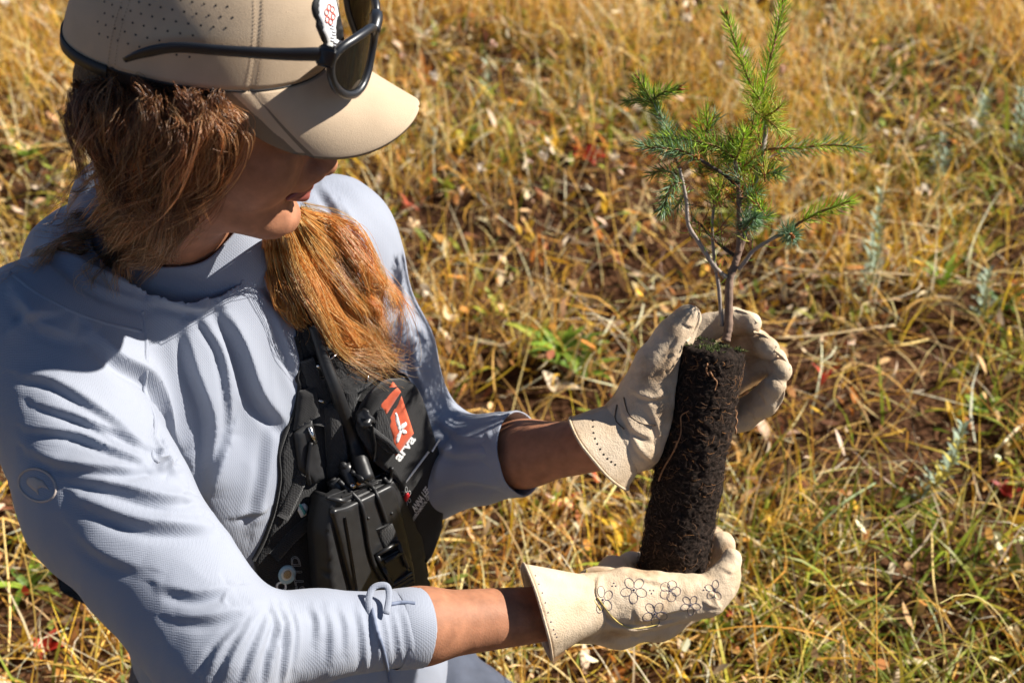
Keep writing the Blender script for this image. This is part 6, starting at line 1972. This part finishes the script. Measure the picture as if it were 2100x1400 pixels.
stalk('straw_stalk', [(1590, 693, .05), (1680, 688, .06), (1760, 676, .06), (1830, 668, .05)], .0022, (.82, .62, .33), 'straw stalk pointing right from the upper glove fingertips', ST, 14)
stalk('straw_stalk', [(1940, 470, .03), (1860, 458, .04), (1780, 450, .04)], .0030, (.86, .70, .45), 'thick pale straw lying at the level of the right seedling branch', ST)
stalk('straw_stalk', [(1590, 548, .06), (1720, 560, .07), (1850, 562, .06), (1990, 580, .03), (2100, 585, .02)], .0024, (.80, .60, .32), 'long straw running to the right edge beside the stem', ST)
stalk('green_stalk', [(1625, 1135, .01), (1670, 1085, .05), (1730, 1030, .08), (1795, 990, .08)], .0028, (.36, .44, .20), 'arching pale green blade right of the lower glove', ST)
stalk('straw_stalk', [(1910, 1085, .02), (1915, 1200, .10), (1935, 1300, .03), (1935, 1400, .0)], .0016, (.82, .60, .22), 'thin golden upright stalk in the lower right', ST)
stalk('straw_stalk', [(1735, 1420, .0), (1733, 1370, .03), (1725, 1312, .07)], .0022, (.88, .80, .66), 'white bristly grass head at the bottom edge', ST, 26)
stalk('straw_stalk', [(1562, 1420, .0), (1552, 1370, .04), (1546, 1325, .07)], .0020, (.84, .66, .38), 'straw coloured grass head at the bottom edge below the lower glove', ST, 20)
stalk('straw_stalk', [(1830, 1400, .0), (1870, 1330, .05), (1905, 1280, .08)], .0020, (.86, .72, .48), 'slanting pale stalk at the lower right', ST)
stalk('straw_stalk', [(2105, 860, .02), (2060, 905, .05), (2030, 940, .02)], .0030, (.88, .72, .46), 'thick pale straw at the right edge', ST)
stalk('straw_stalk', [(1200, 0, .02), (1235, 110, .05), (1262, 190, .03)], .0024, (.82, .56, .28), 'reddish straw stalk left of the seedling top', ST)
stalk('straw_stalk', [(860, 700, .0), (800, 560, .05), (770, 420, .10), (740, 340, .10)], .0020, (.84, .62, .30), 'golden stalk rising beside the far shoulder', ST)
stalk('straw_stalk', [(10, 1400, .0), (20, 1250, .05), (5, 1060, .10)], .0024, (.84, .58, .20), 'golden stalk at the left edge', ST)
stalk('straw_stalk', [(1130, 1290, .0), (1105, 1060, .0), (1180, 980, .06), (1215, 930, .06)], .0018, (.78, .50, .26), 'thin stalk under the far glove cuff', ST)
# fluffy dried flower heads, too many to count at the back
def fluff():
    g = np.random.default_rng(5); sp = Soup()
    for k in range(330):
        x, y = g.uniform(-2, 2.4), g.uniform(1.9, 4.9)
        if fbm(np.array([[x, y]]), 1.6, 2, 44)[0] < .47: continue
        b = np.array([x, y, float(ground_h(np.array([x]), np.array([y]))[0])]); h = g.uniform(.06, .22); t = b + [g.normal(0, .03), g.normal(0, .03), h]
        v, f = tube([b, (b + t) / 2 + g.normal(0, .006, 3), t], .0010, 4); sp.add(v, f, (.55, .36, .16))
        rr = g.uniform(.005, .011); col = np.array([(.82, .70, .52), (.80, .58, .34), (.78, .52, .40), (.86, .78, .66)][g.integers(4)])
        for q in range(14):
            d = unit(g.normal(0, 1, 3)); s = unit(np.cross(d, g.normal(0, 1, 3))) * rr * .45
            sp.add([t, t + d * rr + s, t + d * rr * 1.3, t + d * rr - s], [(0, 1, 2, 3)], col * g.uniform(.8, 1.15))
    o = sp.build('dried_flower_heads', vcol_mat('flower fluff', .8, .3)); o['kind'] = 'stuff'
    # clumps of yellowed and rusty leaves
    sp = Soup(); CL = [(.80, .50, .05), (.72, .26, .05), (.55, .12, .06), (.40, .42, .05), (.70, .40, .12), (.30, .34, .04)]
    for k in range(950):
        x, y = g.uniform(-2, 2.4), g.uniform(1.0, 4.9); b = np.array([x, y, float(ground_h(np.array([x]), np.array([y]))[0])])
        col = np.array(CL[g.choice(6, p=[.26, .09, .03, .26, .16, .20])])
        for q in range(g.integers(3, 8)):
            a = g.uniform(0, 6.28); d = unit([math.cos(a), math.sin(a), g.uniform(.2, 2.2)]); nn = unit(np.cross(np.cross(d, [0, 0, 1.]), d))
            leaf_shape(b + [g.normal(0, .012), g.normal(0, .012), .01], d, nn, g.uniform(.018, .055), g.uniform(.006, .014), np.clip(col * g.uniform(.7, 1.2), 0, .95), sp, 3)
    o = sp.build('low_weeds', leafm); o['kind'] = 'stuff'
fluff()
